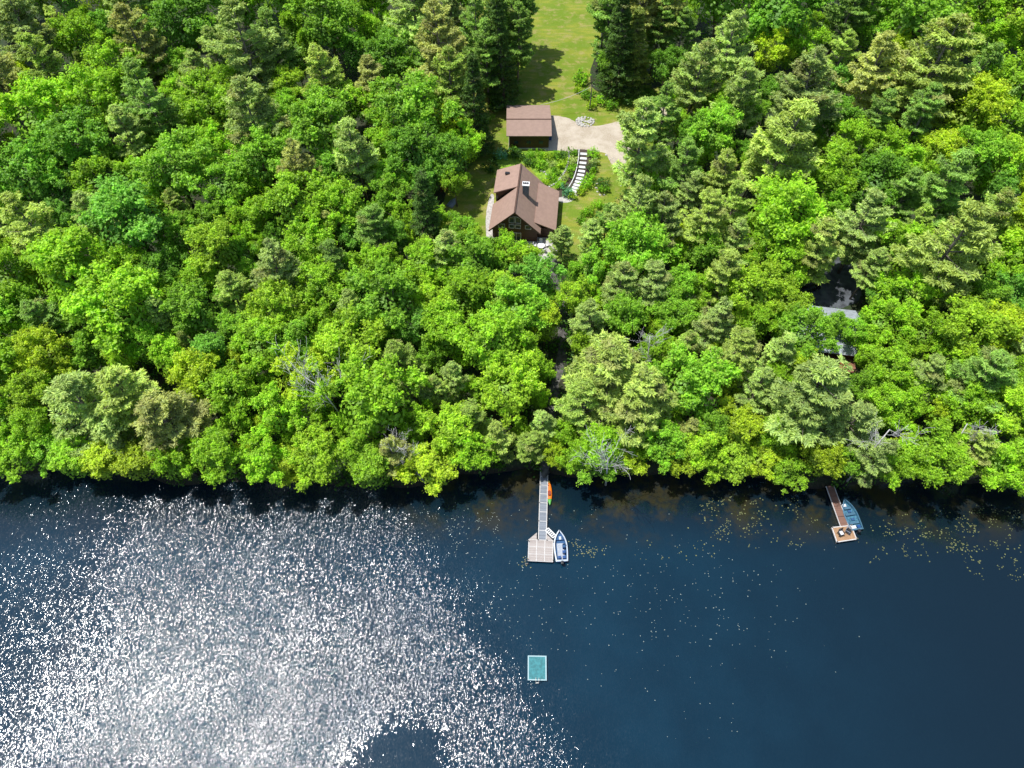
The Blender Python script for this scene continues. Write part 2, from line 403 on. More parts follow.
# ------------------------------------------------------------------ foliage meshes
def unit(a): return a/np.maximum(np.linalg.norm(a, axis=-1, keepdims=True), 1e-6)
def leaf_mesh(name, pos, nrm, size, aspect, tint, m, along=None):
    """diamond leaf sprays: pos, normal, size, width ratio, tint(bright, yellow, tan)"""
    n = len(pos); r = RNG.normal(size=(n, 3))
    if along is None: along = r
    nrm = unit(nrm); t = unit(along-nrm*np.sum(along*nrm, 1, keepdims=True)); b = np.cross(nrm, t)
    L = size[:, None]*.5; W = L*aspect
    v = np.empty((n, 4, 3)); droop = nrm*L*.25
    v[:, 0] = pos-t*L-droop; v[:, 1] = pos-b*W; v[:, 2] = pos+t*L-droop; v[:, 3] = pos+b*W
    me = bpy.data.meshes.new(name)
    me.vertices.add(4*n); me.vertices.foreach_set('co', v.reshape(-1).astype(np.float32))
    me.loops.add(4*n); me.loops.foreach_set('vertex_index', np.arange(4*n, dtype=np.int32))
    me.polygons.add(n); me.polygons.foreach_set('loop_start', np.arange(0, 4*n, 4, dtype=np.int32))
    try: me.polygons.foreach_set('loop_total', np.full(n, 4, dtype=np.int32))
    except Exception: pass
    me.update(calc_edges=True)
    a = me.attributes.new('tint', 'FLOAT_COLOR', 'FACE')
    cc = np.ones((n, 4), np.float32); cc[:, :3] = tint; a.data.foreach_set('color', cc.reshape(-1))
    me.materials.append(m); return me
def clump_leaves(c, axis, rad, n, up=.35, elong=1.25, clump_b=1.0, twigs=9):
    """a spray of short leafy twigs fanning out round an axis"""
    d = unit(RNG.normal(size=(twigs, 3))*.75+axis*.75+np.array([0, 0, .25]))
    ln = rad*elong*RNG.uniform(.55, 1.35, twigs)
    k = RNG.integers(0, twigs, n); t = RNG.random(n)**.75
    spread = (.30*(1-t)+.10)*rad
    p = c+d[k]*(ln[k]*t)[:, None]+RNG.normal(size=(n, 3))*spread[:, None]
    out = unit(p-c+1e-4)
    nr = out*.45+np.array([0, 0, up+.25])+RNG.normal(size=(n, 3))*.5
    ti = np.zeros((n, 3)); tb = RNG.uniform(.82, 1.18, twigs)
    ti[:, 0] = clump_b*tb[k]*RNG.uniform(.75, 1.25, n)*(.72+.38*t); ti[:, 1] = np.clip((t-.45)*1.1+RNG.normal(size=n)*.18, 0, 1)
    return p, nr, ti

def broadleaf(seed, W=9.0, H=14.0, limbs=8, per=7, dens=150, lo=.30):
    global RNG
    RNG = np.random.default_rng(seed); rnd = random.Random(seed)
    tr = MB(); lean = Vector((rnd.uniform(-.5, .5), rnd.uniform(-.5, .5), 0))
    tr.tube([(0, 0, -.4), lean*.3+Vector((0, 0, H*.25)), lean*.7+Vector((0, 0, H*.5)), lean+Vector((0, 0, H*.78))], [.24, .19, .13, .05], 7)
    P, NR, TI, SZ = [], [], [], []
    zc = H*.60
    for i in range(limbs):
        th = 2*PI*(i+rnd.uniform(-.3, .3))/max(1, limbs-1)*1.0
        if i == limbs-1: ph, th = rnd.uniform(.0, .25), rnd.uniform(0, 6)
        else: ph = rnd.choice([rnd.uniform(.35, .75), rnd.uniform(.8, 1.25), rnd.uniform(1.2, 1.75)])
        R = rnd.uniform(.62, .95)
        e = np.array([W/2*R*math.sin(ph)*math.cos(th), W/2*R*math.sin(ph)*math.sin(th), zc+H*.34*R*math.cos(ph)])
        st = Vector((0, 0, H*rnd.uniform(.25, .45)))+lean*.5
        mid = st.lerp(Vector(e), .5)+Vector((0, 0, .5))
        tr.tube([st, mid, Vector(e)], [.10, .07, .02], 5)
        lr = rnd.uniform(.9, 1.35)*W/9
        for k in range(per+rnd.randint(-2, 2)):
            off = unit(RNG.normal(size=3)); off[2] = abs(off[2])*.8-.15
            c = e+off*lr*rnd.uniform(.5, 1.25)
            ax = unit(c-np.array([0, 0, H*lo]))*.7+np.array([0, 0, .5]); ax = unit(ax)
            if rnd.random() < .5: tr.tube([Vector(e), Vector(c)], [.03, .012], 3)
            p, nr, ti = clump_leaves(c, ax, rnd.uniform(.55, 1.05)*W/9, int(dens*rnd.uniform(.7, 1.2)), clump_b=rnd.uniform(.8, 1.2), elong=rnd.uniform(1.1, 1.5))
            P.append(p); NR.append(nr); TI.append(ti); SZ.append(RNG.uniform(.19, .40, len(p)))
    # inner and lower foliage
    n = 1300; d = unit(RNG.normal(size=(n, 3))); rr = RNG.uniform(.35, .8, n)[:, None]
    p = d*rr*np.array([W/2, W/2, H*.33])+np.array([0, 0, zc-.03*H])
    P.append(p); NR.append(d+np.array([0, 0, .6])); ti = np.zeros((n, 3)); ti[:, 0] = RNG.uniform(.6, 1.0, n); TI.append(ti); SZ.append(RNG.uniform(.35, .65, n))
    P, NR, TI, SZ = map(np.concatenate, (P, NR, TI, SZ))
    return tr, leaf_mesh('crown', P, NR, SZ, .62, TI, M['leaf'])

def pine(seed, W=9.0, H=21.0, base=.30, tan=.15, droop=0.0, whorls=15, cone=False, dens=1.0):
    global RNG
    RNG = np.random.default_rng(seed); rnd = random.Random(seed)
    tr = MB(); bend = Vector((rnd.uniform(-.6, .6), rnd.uniform(-.6, .6), 0))
    ax = lambda z: bend*(z/H)**2
    tr.tube([ax(z)+Vector((0, 0, z)) for z in (-.4, H*.3, H*.6, H*.85, H)], [.30, .24, .16, .08, .02], 7)
    P, NR, AL, TI, SZ = [], [], [], [], []
    for i in range(whorls):
        f = (i+rnd.uniform(-.3, .3))/(whorls-1); f = min(max(f, 0), 1)
        z = H*(base+(.97-base)*f)
        if cone: prof = (1-f)**.85+.06
        else: prof = min(1, (.58+2.0*f))*(1-f**1.25)**.72+.06
        nb = 6 if cone else rnd.choice([4, 5, 5, 6])
        th0 = rnd.uniform(0, 6)
        for b in range(nb):
            if not cone and rnd.random() < .22: continue
            th = th0+2*PI*b/nb+rnd.uniform(-.3, .3)
            L = W/2*prof*rnd.uniform(.55, 1.2)
            if L < .35: L = .35
            rise = (.12+.55*f-droop)*L*(1 if not cone else .6)
            zb = z if cone else min(H*.985, z+rnd.uniform(-.55, .55)*H*(.97-base)/(whorls-1)*(1-f*.6))
            o = ax(zb)+Vector((0, 0, zb)); dirv = Vector((math.cos(th), math.sin(th), 0)); lat = Vector((-dirv.y, dirv.x, 0))
            e = o+dirv*L+Vector((0, 0, rise)); mid = o.lerp(e, .55)-Vector((0, 0, .07*L))
            tr.tube([o, mid, e], [.05+.012*L, .035, .012], 4)
            side = max(3, int(L*2.4))
            tips = []
            for k in range(side):
                s = (.30 if cone else .22)+(.70 if cone else .78)*(k+rnd.random()*.6)/side
                pos = (o.lerp(mid, s/.55) if s < .55 else mid.lerp(e, (s-.55)/.45))
                ll = (1.05-s*.62)*L*(rnd.uniform(.25, .5) if cone else rnd.uniform(.16, .42))+.22
                for sg in (-1, 1):
                    q = pos+lat*sg*ll*.8+dirv*ll*.55+Vector((0, 0, .12*ll+rnd.uniform(-.1, .15)))
                    for u in ((.45, .8, 1.0) if ll > .9 else (.6, 1.0)):
                        tips.append((pos.lerp(q, u), (q-pos).normalized(), u))
            tips.append((e, dirv, 1.0))
            bb = rnd.uniform(.75, 1.2); tn = 1.0 if rnd.random() < tan*.3 else 0.0
            for q, ad_, u in tips:
                n = int((16 if not cone else 9)*dens)
                d = unit(RNG.normal(size=(n, 3))*np.array([1, 1, .55])+np.array([ad_.x, ad_.y, .35 if not cone else 0.0])*1.0)
                sz = RNG.uniform(.36, .64, n)*(1 if not cone else .8)
                P.append(np.array(q)+d*sz[:, None]*RNG.uniform(.3, .8, n)[:, None]); AL.append(d)
                NR.append(np.array([0, 0, .9])+RNG.normal(size=(n, 3))*.6+d*.3); SZ.append(sz)
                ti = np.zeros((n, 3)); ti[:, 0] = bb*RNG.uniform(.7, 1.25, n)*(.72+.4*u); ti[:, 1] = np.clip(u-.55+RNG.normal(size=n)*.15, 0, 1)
                ti[:, 2] = np.clip(tn*.6+(RNG.random(n) < tan*.25)*.5, 0, 1); TI.append(ti)
    P, NR, AL, TI, SZ = map(np.concatenate, (P, NR, AL, TI, SZ))
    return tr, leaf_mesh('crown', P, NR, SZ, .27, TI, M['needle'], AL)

def dead_branches(mb, a, d, L, r, depth, rnd):
    d = Vector(d).normalized(); pts = [Vector(a)]; rs = [r]
    for k in range(4):
        d = (d+Vector((rnd.uniform(-.25, .25), rnd.uniform(-.25, .25), rnd.uniform(-.12, .2)))).normalized()
        pts.append(pts[-1]+d*L/4); rs.append(max(.015, r*(1-.2*(k+1))))
    mb.tube(pts, rs, 5)
    if depth:
        for k in (1, 2, 2, 3, 4):
            dd = (d+Vector((rnd.uniform(-1, 1), rnd.uniform(-1, 1), rnd.uniform(-.3, .6)))).normalized()
            dead_branches(mb, pts[k], dd, L*rnd.uniform(.4, .65), rs[k]*.6, depth-1, rnd)

PROTO = {'broad': [], 'pine': [], 'spruce': [], 'shrub': []}
class Proto: pass
def add_proto(kind, tr, cm, H, W, name, bark):
    p = Proto(); p.H, p.W, p.name = H, W, name
    me = None
    if tr:
        me = bpy.data.meshes.new('trunk'); me.from_pydata(tr.v, [], tr.f); me.materials.append(bark); me.update()
        for q in me.polygons: q.use_smooth = True
    p.trunk, p.crown = me, cm
    PROTO[kind].append(p)
for s in range(9):
    tr, cm = broadleaf(100+s, 9, 14, limbs=[9, 11, 8, 12, 10, 9, 13, 8, 11][s], per=[8, 6, 8, 6, 7, 7, 5, 8, 6][s], dens=190)
    add_proto('broad', tr, cm, 14, 9, 'broadleaf_tree', M['bark'])
for s in range(7):
    tr, cm = pine(200+s, 9, 21, base=[.3, .2, .38, .25, .32, .22, .28][s], tan=[.05, .3, .12, .06, .4, .15, .1][s], whorls=[13, 14, 11, 13, 12, 14, 12][s])
    add_proto('pine', tr, cm, 21, 9, 'pine_tree', M['bark_pine'])
for s in range(3):
    tr, cm = pine(300+s, 5.6, 17, base=.08, tan=.03, droop=.38, whorls=22, cone=True, dens=.8)
    add_proto('spruce', tr, cm, 17, 5.6, 'spruce_tree', M['bark'])
def shrub_mesh(seed, n=420):
    global RNG
    RNG = np.random.default_rng(seed); P, NR, TI = [], [], []
    for k in range(9):
        c = RNG.normal(size=3)*np.array([.33, .33, .12])+np.array([0, 0, .45])
        p, nr, ti = clump_leaves(c, unit(np.array([c[0], c[1], .8])), .48, n//9, clump_b=RNG.uniform(.8, 1.2)); P.append(p); NR.append(nr); TI.append(ti)
    P, NR, TI = map(np.concatenate, (P, NR, TI)); P[:, 2] = np.maximum(P[:, 2], .03)
    return leaf_mesh('foliage', P, NR, RNG.uniform(.14, .28, len(P)), .65, TI, M['leaf'])
SHRUB = [shrub_mesh(400+s) for s in range(4)]

TREES = []      # records for labels
def put_tree(proto, base, scale, rz, color, tilt=(0, 0), zs=1.0, rec=None):
    o = bpy.data.objects.new(proto.name, None); COL.objects.link(o); o.empty_display_size = .5
    o.location = base; o.rotation_mode = 'XYZ'
    R = Matrix.Rotation(tilt[0], 4, 'X') @ Matrix.Rotation(tilt[1], 4, 'Y') @ Matrix.Rotation(rz, 4, 'Z')
    o.rotation_euler = R.to_euler(); o.scale = (scale, scale, scale*zs)
    for nm, me in (('trunk', proto.trunk), ('crown', proto.crown)):
        if me is None: continue
        c = bpy.data.objects.new(nm, me); COL.objects.link(c); c.parent = o
        if nm == 'crown': c.color = (*color, 1)
    TREES.append((o, rec)); return o

# crown colours (linear base colours) with the words that name them
C_BROAD = [('bright green', (.325, .600, .036)), ('vivid yellow-green', (.42, .61, .036)), ('mid green', (.275, .550, .046)), ('deep green', (.195, .440, .040)), ('fresh lime', (.375, .62, .042)), ('blue-green', (.215, .49, .065))]
C_PINE = [('pale sage', (.430, .630, .185)), ('olive', (.390, .590, .125)), ('ochre-green', (.450, .630, .150)), ('dull green', (.280, .500, .110)), ('tan-tipped', (.470, .570, .180)), ('grey-green', (.380, .550, .180))]
C_SPRUCE = [('dark green', (.110, .225, .050)), ('blue-green', (.13, .26, .095)), ('mossy green', (.24, .35, .075))]
# ---- notable conifers: tip x, tip y, crown width px, kind, colour, prototype, height factor
CON = [
 (122,2,55,'pine',4,1,1), (25,28,58,'pine',1,0,1), (228,-2,76,'pine',0,3,1), (262,8,50,'pine',3,0,1), (205,28,40,'pine',0,5,.9), (237,76,68,'pine',0,1,1), (184,52,38,'pine',0,2,.9),
 (70,52,22,'spruce',2,0,1), (128,58,62,'pine',3,3,1), (112,108,48,'pine',0,5,.9), (318,46,46,'pine',2,2,1.05), (292,140,46,'pine',4,4,1.05), (350,118,56,'pine',0,0,1), (178,92,16,'spruce',0,1,1),
 (264,240,52,'pine',5,4,1), (77,192,48,'pine',0,5,.85), (440,0,62,'pine',4,4,1.2), (446,48,52,'pine',1,1,1.05), (425,20,40,'pine',3,2,1), (398,342,44,'pine',1,2,1), (58,376,88,'pine',0,3,.8), (112,370,86,'pine',2,5,.8), (156,390,74,'pine',4,1,.8),
 (180,330,26,'spruce',2,2,.9), (222,270,50,'pine',1,5,.85), (392,434,36,'pine',4,4,.9), (472,395,44,'pine',1,0,.85), (455,360,36,'pine',0,5,.9), (500,420,42,'pine',2,3,.75), (540,410,36,'pine',0,5,.8), (532,448,36,'pine',1,2,.7),
 (345,290,40,'pine',0,3,.85), (420,170,40,'spruce',0,1,1), (564,224,32,'pine',0,5,.7), (372,205,44,'pine',3,2,.9),(330,240,40,'pine',3,0,.9),
 (616,-44,46,'pine',3,2,1.25), (632,-22,40,'spruce',0,2,1.15), (606,-6,34,'pine',3,5,1.0), (652,-36,46,'pine',4,2,1.2), (676,-32,44,'pine',4,2,1.2), (644,6,36,'spruce',2,2,.9), (664,-4,40,'pine',3,6,1.0), (686,10,40,'pine',3,5,.9), (622,18,30,'spruce',0,1,.8), (474,-8,46,'pine',3,3,1.15), (494,-34,44,'spruce',0,0,1.3), (510,-26,42,'pine',3,4,1.2), (518,2,38,'pine',3,0,1.15), (522,-42,40,'pine',3,2,1.3), (516,-66,44,'pine',3,5,1.3), (500,-58,46,'pine',1,1,1.2), (500,12,38,'pine',3,1,1.0), (486,18,42,'pine',3,0,1.1), (503,-6,36,'spruce',0,1,1.2), (470,52,38,'spruce',0,2,1.1),
 (738,8,58,'pine',0,3,1), (706,36,54,'pine',0,1,1), (755,56,52,'pine',0,0,1), (826,48,70,'pine',5,4,1), (852,30,40,'pine',1,5,.9), (958,18,92,'pine',2,1,1), (992,40,50,'pine',3,3,1),
 (795,100,92,'pine',2,0,1.1), (650,98,70,'pine',0,5,1), (668,84,44,'pine',3,3,.9), (640,176,58,'pine',0,3,1.05), (672,196,48,'pine',5,1,1), (712,190,50,'pine',2,2,1), (742,220,40,'pine',0,4,.9), (690,140,46,'pine',3,0,1), (596,222,40,'pine',0,5,.8), (622,262,46,'pine',0,1,.9), (660,262,44,'pine',5,2,.9),
 (985,198,96,'pine',2,3,1), (1012,190,60,'pine',1,1,1), (920,170,44,'pine',3,5,.9), (616,338,92,'pine',2,1,.8), (640,372,84,'pine',2,4,.8), (590,385,64,'pine',1,3,.8), (838,358,100,'pine',0,0,.85), (815,385,70,'pine',0,5,.85), (868,395,60,'pine',5,3,.85),
 (720,300,44,'pine',5,4,1), (748,330,52,'pine',2,2,.95), (765,372,46,'pine',0,5,.9), (690,330,40,'pine',1,1,.9), (595,300,44,'pine',0,3,.85), (942,360,44,'pine',0,2,.85), (985,430,48,'pine',2,4,.8), (890,90,44,'pine',3,0,.9), (735,150,46,'pine',2,4,1),(30,300,44,'pine',3,2,.85),(445,230,46,'pine',0,1,.85)]
placed = []    # (px, py, r_px, base xy, r_m)
def rec_tree(o, kindword, colword, px, py, W, extra=''): return None
for tx, ty, wpx, kind, ci, pi_, hf in CON:
    pr = PROTO[kind][pi_ % len(PROTO[kind])]
    H = 18.0
    for _ in range(4):
        q = G(tx, ty, H+GZ); W = wpx/px_per_m(q.x, q.y, H)
        H = (1.45*W+6.5)*hf if kind == 'pine' else (2.4*W+4)*hf
        H = min(max(H, 9), 27)
    q = G(tx, ty, H+GZ)
    if q.y < shore_y(q.x)+.6: q.y = shore_y(q.x)+.6
    sc = W/pr.W; zs = (H/pr.H)/sc
    cw, cc = (C_PINE if kind == 'pine' else C_SPRUCE)[ci]
    jit = random.uniform(.88, 1.12)
    mid = PR(q.x, q.y, GZ+H*.66)
    tilt = (math.radians(random.uniform(-2, 3)), math.radians(random.uniform(-3, 3)))
    if q.y < 56: tilt = (math.radians(random.uniform(3, 8)), tilt[1])
    put_tree(pr, (q.x, q.y, GZ), sc, random.uniform(0, 6.28), tuple(x*jit for x in cc), tilt, zs,
             dict(kind='pine' if kind == 'pine' else 'spruce', col=cw, px=mid[0], py=mid[1], W=W, H=H, x=q.x, y=q.y))
    placed.append((mid[0], mid[1], wpx*.5, q.x, q.y, W/2))

# ---- where nothing tall may stand or show (photo outlines of the open ground)
CLEAR = [
 [(506,-30),(604,-30),(598,30),(588,70),(588,98),(625,95),(655,88),(660,105),(640,118),(628,140),(620,170),(612,196),(590,214),(572,236),(558,262),(530,262),(518,244),(487,240),(468,220),(446,214),(438,192),(452,180),(462,150),(468,118),(486,92),(500,70),(508,40)],
 [(558,338),(566,332),(566,350),(558,390),(556,400),(552,396),(556,350)],
 [(538,464),(552,464),(552,476),(538,476)],
 [(806,288),(808,272),(832,264),(854,264),(852,286),(845,322),(838,318),(822,302)],
 [(836,352),(850,350),(850,372),(836,374)],
 [(824,482),(842,480),(866,530),(832,545)]]
def inpoly(x, y, P):
    c = False; j = len(P)-1
    for i in range(len(P)):
        if (P[i][1] > y) != (P[j][1] > y) and x < (P[j][0]-P[i][0])*(y-P[i][1])/(P[j][1]-P[i][1])+P[i][0]: c = not c
        j = i
    return c
def dpoly(x, y, P):
    if inpoly(x, y, P): return 0
    b = 1e9
    for i in range(len(P)):
        ax, ay = P[i]; bx, by = P[(i+1) % len(P)]; dx, dy = bx-ax, by-ay
        t = max(0, min(1, ((x-ax)*dx+(y-ay)*dy)/(dx*dx+dy*dy+1e-9))); b = min(b, math.hypot(x-ax-t*dx, y-ay-t*dy))
    return b
CONT = [(-60,470),(0,474),(60,486),(110,478),(160,494),(200,478),(240,490),(300,498),(345,500),(400,486),(470,488),(520,490),(536,474),(552,470),(575,495),(610,500),(640,496),(700,490),(740,484),(800,490),(850,488),(920,495),(990,501),(1090,498)]
def canopy_edge(x):
    for (a, b), (c, d) in zip(CONT, CONT[1:]):
        if a <= x <= c: return b+(d-b)*(x-a)/(c-a)
    return 485
def pick_broad(px, py, r):
    yel = .16+.30*max(0, (py-200)/300)
    v = r.random()
    if v < yel: i = r.choice([1, 4])
    elif v < yel+.45: i = 0
    elif v < yel+.68: i = 2
    elif v < .94: i = 3
    else: i = 5
    return C_BROAD[i]
rb = random.Random(5); NB = [0]
def try_broad(px, py, wpx, chk=.62, zlow=None, force=False, anyw=False, pin=False):
    if NB[0] >= 298: return False
    pr = rb.choice(PROTO['pine' if pin else 'broad'])
    W = 8; H = 12
    for _ in range(3):
        q = G(px, py, GZ+H*.6); W = wpx/px_per_m(q.x, q.y, H*.6); H = 1.4*W+5.0 if pin else 1.05*W+4.2
        if zlow: H = W*zlow+1.5
    q = G(px, py, GZ+H*.6)
    if q.y < shore_y(q.x)+.5:
        if not force: return False
        q.y = shore_y(q.x)+.5
    r = wpx*.5
    for P in CLEAR if not anyw else []:
        if dpoly(px, py, P) < r*.80: return False
    b = PR(q.x, q.y, GZ)
    for P in CLEAR[:1] if not anyw else []:
        if dpoly(b[0], b[1], P) < 3: return False
    for a in placed:
        if math.hypot(a[0]-px, a[1]-py) < (a[2]+r)*chk: return False
        if math.hypot(a[3]-q.x, a[4]-q.y) < (a[5]+W/2)*.36: return False
    cw, cc = rb.choice(C_PINE) if pin else pick_broad(px, py, rb)
    j = rb.uniform(.85, 1.18)
    tilt = (math.radians(rb.uniform(-2, 4)), math.radians(rb.uniform(-4, 4)))
    if q.y < shore_y(q.x)+5: tilt = (math.radians(rb.uniform(5, 14)), tilt[1])
    sc = W/pr.W; zs = (H/pr.H)/sc
    put_tree(pr, (q.x, q.y, GZ), sc, rb.uniform(0, 6.28), tuple(x*j for x in cc), tilt, zs, dict(kind='pine' if pin else 'broad', col=cw, px=px, py=py, W=W, H=H, x=q.x, y=q.y))
    placed.append((px, py, r, q.x, q.y, W/2)); NB[0] += 1; return True
# hand-placed broadleaf crowns
for a in [(470,30,46),(482,62,44),(462,84,44),(456,118,40),(494,48,34),(640,62,36),(666,66,36),(620,72,30),(458,232,36),(470,245,30),(438,222,40),(450,160,46),(464,146,38),(455,182,30),(508,252,36),(524,262,34),(486,256,40)]:
    try_broad(*a, chk=.2, force=True, anyw=True)
for a in [(490,345,72),(520,310,60),(450,425,56),(806,332,58),(882,322,50),(843,341,26),(868,272,40),(786,300,44),(800,372,36),(796,262,40),(755,292,58),(590,335,46),(345,210,56),(415,150,60),(390,60,56),(640,300,40),(500,295,50),(470,262,56),(425,265,50),(900,330,70),(960,330,70),(880,180,60),(905,250,64),(1000,330,56),(560,430,30),(575,300,40),(660,440,46),(736,425,50),(700,450,46),(930,440,66),(575,455,36),(470,455,44),(325,450,56),(265,455,50),(220,450,56),(180,455,44),(300,380,60),(235,395,56),(1000,455,60),(895,470,50)]:
    try_broad(*a, chk=.34, force=True)
# crowns along the water
x = -40
while x < 1075:
    wpx = rb.uniform(40, 60)
    try_broad(x, canopy_edge(x)-wpx*.42, wpx, .50, zlow=rb.uniform(.85, 1.05), force=True)
    x += wpx*.6
# the rest of the wood
k = 0
for it in range(9000):
    wpx = rb.uniform(54, 90) if it < 1200 else (rb.uniform(40, 60) if it < 4000 else rb.uniform(32, 46))
    px, py = rb.uniform(-22, 1046), rb.uniform(-30, 486)
    if py > canopy_edge(px)-wpx*.4: continue
    pin = rb.random() < (.13 if it < 4000 else .10)
    if pin: wpx = min(wpx, 66)*.9
    if try_broad(px, py, wpx, .62 if it < 4000 else .56, pin=pin): k += 1
NB[0] = 0; ns = 0
for it in range(9000):
    if NB[0] >= 170: break
    wpx = rb.uniform(20, 34); px, py = rb.uniform(-10, 1034), rb.uniform(-12, 486)
    if py > canopy_edge(px)-wpx*.45: continue
    if try_broad(px, py, wpx, .60):
        TREES[-1][0].name = 'sapling'; TREES[-1][1]['kind'] = 'sapling'
print('TREES', len(TREES), 'random', k, {kk: sum(1 for t in TREES if t[1]['kind'] == kk) for kk in ('pine', 'spruce', 'broad')})

# ---- bare dead trees
for i, (bx, by, d, L, lab) in enumerate([
    (352, 430, (-.15, -.05, 1), 25, 'bare white dead tree spreading in the canopy left of the long dock'),
    (606, 484, (-.1, -.15, 1), 20, 'bare grey-white dead tree leaning over the water right of the long dock'),
    (940, 470, (-.15, .1, 1), 20, 'bare pale dead tree in the canopy right of the short dock'),
    (645, 385, (-.1, 0, 1), 22, 'slim bare grey dead tree right of the shore path'),
    (848, 480, (.0, .03, 1), 24, 'bare white dead tree standing amid the pale pine above the short dock'),
    (425, 482, (-.33, .1, 1), 18, 'leaning bare grey trunk at the waterside left of the long dock')]):
    q = G(bx, by)
    t = thing('dead_tree', q, 0, lab, 'dead tree', 'bare dead trees')
    mb = MB(); rnd = random.Random(60+i)
    d = Vector(d).normalized(); top = d*L*.62
    mb.tube([(0, 0, -.4), d*L*.3, top], [.16, .12, .07], 6); mb.build('trunk', M['deadwood'], t, True)
    mb = MB()
    for k in range(6):
        a = d*L*(.35+.27*k/5)
        dead_branches(mb, a, (rnd.uniform(-1, 1), rnd.uniform(-1, .6), rnd.uniform(.2, .9)), L*(.24 if i in (0, 1) else .15), .075 if i == 0 else (.05 if i == 1 else .04), 2, rnd)
    mb.build('branches', M['deadwood'], t, True)

# ---- undergrowth on the forest floor (ground cover)
RNG = np.random.default_rng(77); P, NR, TI = [], [], []
ru = random.Random(8); cnt = 0
while cnt < 5200:
    px, py = ru.uniform(-30, 1054), ru.uniform(-40, 492)
    q = G(px, py)
    if q.y < shore_y(q.x)-.1: continue
    if min(dpoly(px, py, C) for C in (CLEAR[0], CLEAR[3], CLEAR[4])) < 5: continue
    h = ru.uniform(.4, 3.2) if q.y > shore_y(q.x)+3 else ru.uniform(.3, 1.2); c = np.array([q.x, q.y, GZ+h*.5 if q.y > shore_y(q.x)+2 else .25+h*.4]); n = 26
    p, nr, ti = clump_leaves(c, np.array([0, 0, 1.0]), ru.uniform(.7, 1.5), n, clump_b=ru.uniform(.6, 1.1)); P.append(p); NR.append(nr); TI.append(ti); cnt += 1
P, NR, TI = map(np.concatenate, (P, NR, TI))
me = leaf_mesh('undergrowth', P, NR, RNG.uniform(.3, .6, len(P)), .6, TI, M['leaf'])
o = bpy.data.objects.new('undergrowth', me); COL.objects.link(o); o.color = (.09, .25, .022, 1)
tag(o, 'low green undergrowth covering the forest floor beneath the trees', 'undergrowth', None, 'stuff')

# ------------------------------------------------------------------ cabin
HR = math.radians(-5.5)
cab = thing('cabin', (1.15, 107.5, GZ), HR, 'brown-roofed log cabin with gable windows facing the lake', 'house')
RZ, EV, HS = 8.0, 3.0, 5.05           # ridge, eave, half span
sl_ = (RZ-EV)/HS
mb = MB()
mb.prism([(-4.4, -6.2), (4.4, -6.2), (4.4, 6.2), (-4.4, 6.2)], 0, RZ-4.4*sl_-.35)
za = RZ-4.4*sl_-.35
for y in (-6.2, 6.2):                 # gable ends
    s = 1 if y > 0 else -1
    mb.add([(-4.4, y, za), (4.4, y, za), (0, y, RZ-.3), (-4.4, y-s*.2, za), (4.4, y-s*.2, za), (0, y-s*.2, RZ-.3)], [(0, 1, 2), (3, 5, 4), (0, 3, 4, 1), (1, 4, 5, 2), (2, 5, 3, 0)])
mb.build('wall', M['log'], cab)
mb = MB().prism([(4.41, -4.9), (7.4, -4.9), (7.4, 5.6), (4.41, 5.6)], 0, 2.45)
mb.build('wing_wall', M['log'], cab)
rf = MB()
rf.slab([(0, -7.1, RZ), (HS, -7.1, EV), (HS, 7.1, EV), (0, 7.1, RZ)], .22)
rf.slab([(-HS, -7.1, EV), (0, -7.1, RZ), (0, .35, RZ), (-HS, .35, EV)], .22)
rf.build('roof', M['shingle'], cab)
dm = MB().slab([(-4.85, .3, 6.05), (0, .3, RZ+.03), (0, 7.1, RZ+.03), (-4.85, 7.1, 6.05)], .2).build('dormer_roof', M['shingle'], cab)
MB().box((-2.55, 4.9, 7.22), (.9, .55, .3)).build('roof_vent', M['metal_dark'], dm)
dw = MB()
dw.add([(-4.45, .8, 3.5), (-4.45, .8, 6.0), (-.4, .8, 7.65), (-4.45, 6.6, 3.3), (-4.45, 6.6, 6.0), (-.4, 6.6, 7.65)], [(0, 2, 1), (3, 4, 5), (0, 1, 4, 3), (1, 2, 5, 4), (0, 3, 5, 2)])
dw.build('dormer_wall', M['log'], cab)
wi = MB().box((-4.2, .77, 4.6), (.4, .06, .9)).build('window', M['glass'], cab)
MB().slab([(3.75, -5.5, 4.42), (8.0, -5.3, 2.5), (8.0, 6.1, 2.5), (3.75, 6.1, 4.42)], .18).build('wing_roof', M['shingle'], cab)
MB().bar((0, -7.12, RZ+.02), (0, 7.12, RZ+.02), .3, .07).build('ridge_cap', M['trim'], cab)
ba = MB()
for s in (-1, 1): ba.bar((0, -7.13, RZ-.14), (s*HS, -7.13, EV-.12), .06, .28)
ba.build('barge_board', M['trim'], cab)
ch = MB().prism([(.95, -.62), (2.15, -.62), (2.15, .42), (.95, .42)], 4.8, 9.0).build('chimney', M['brick_dark'], cab)
MB().prism([(.85, -.72), (2.25, -.72), (2.25, .52), (.85, .52)], 9.0, 9.14).build('chimney_cap', M['white'], ch)
for k in range(3): MB().prism([(1.0+.38*k, -.3), (1.26+.38*k, -.3), (1.26+.38*k, .1), (1.0+.38*k, .1)], 9.14, 9.34).build('flue', M['metal_dark'], ch)
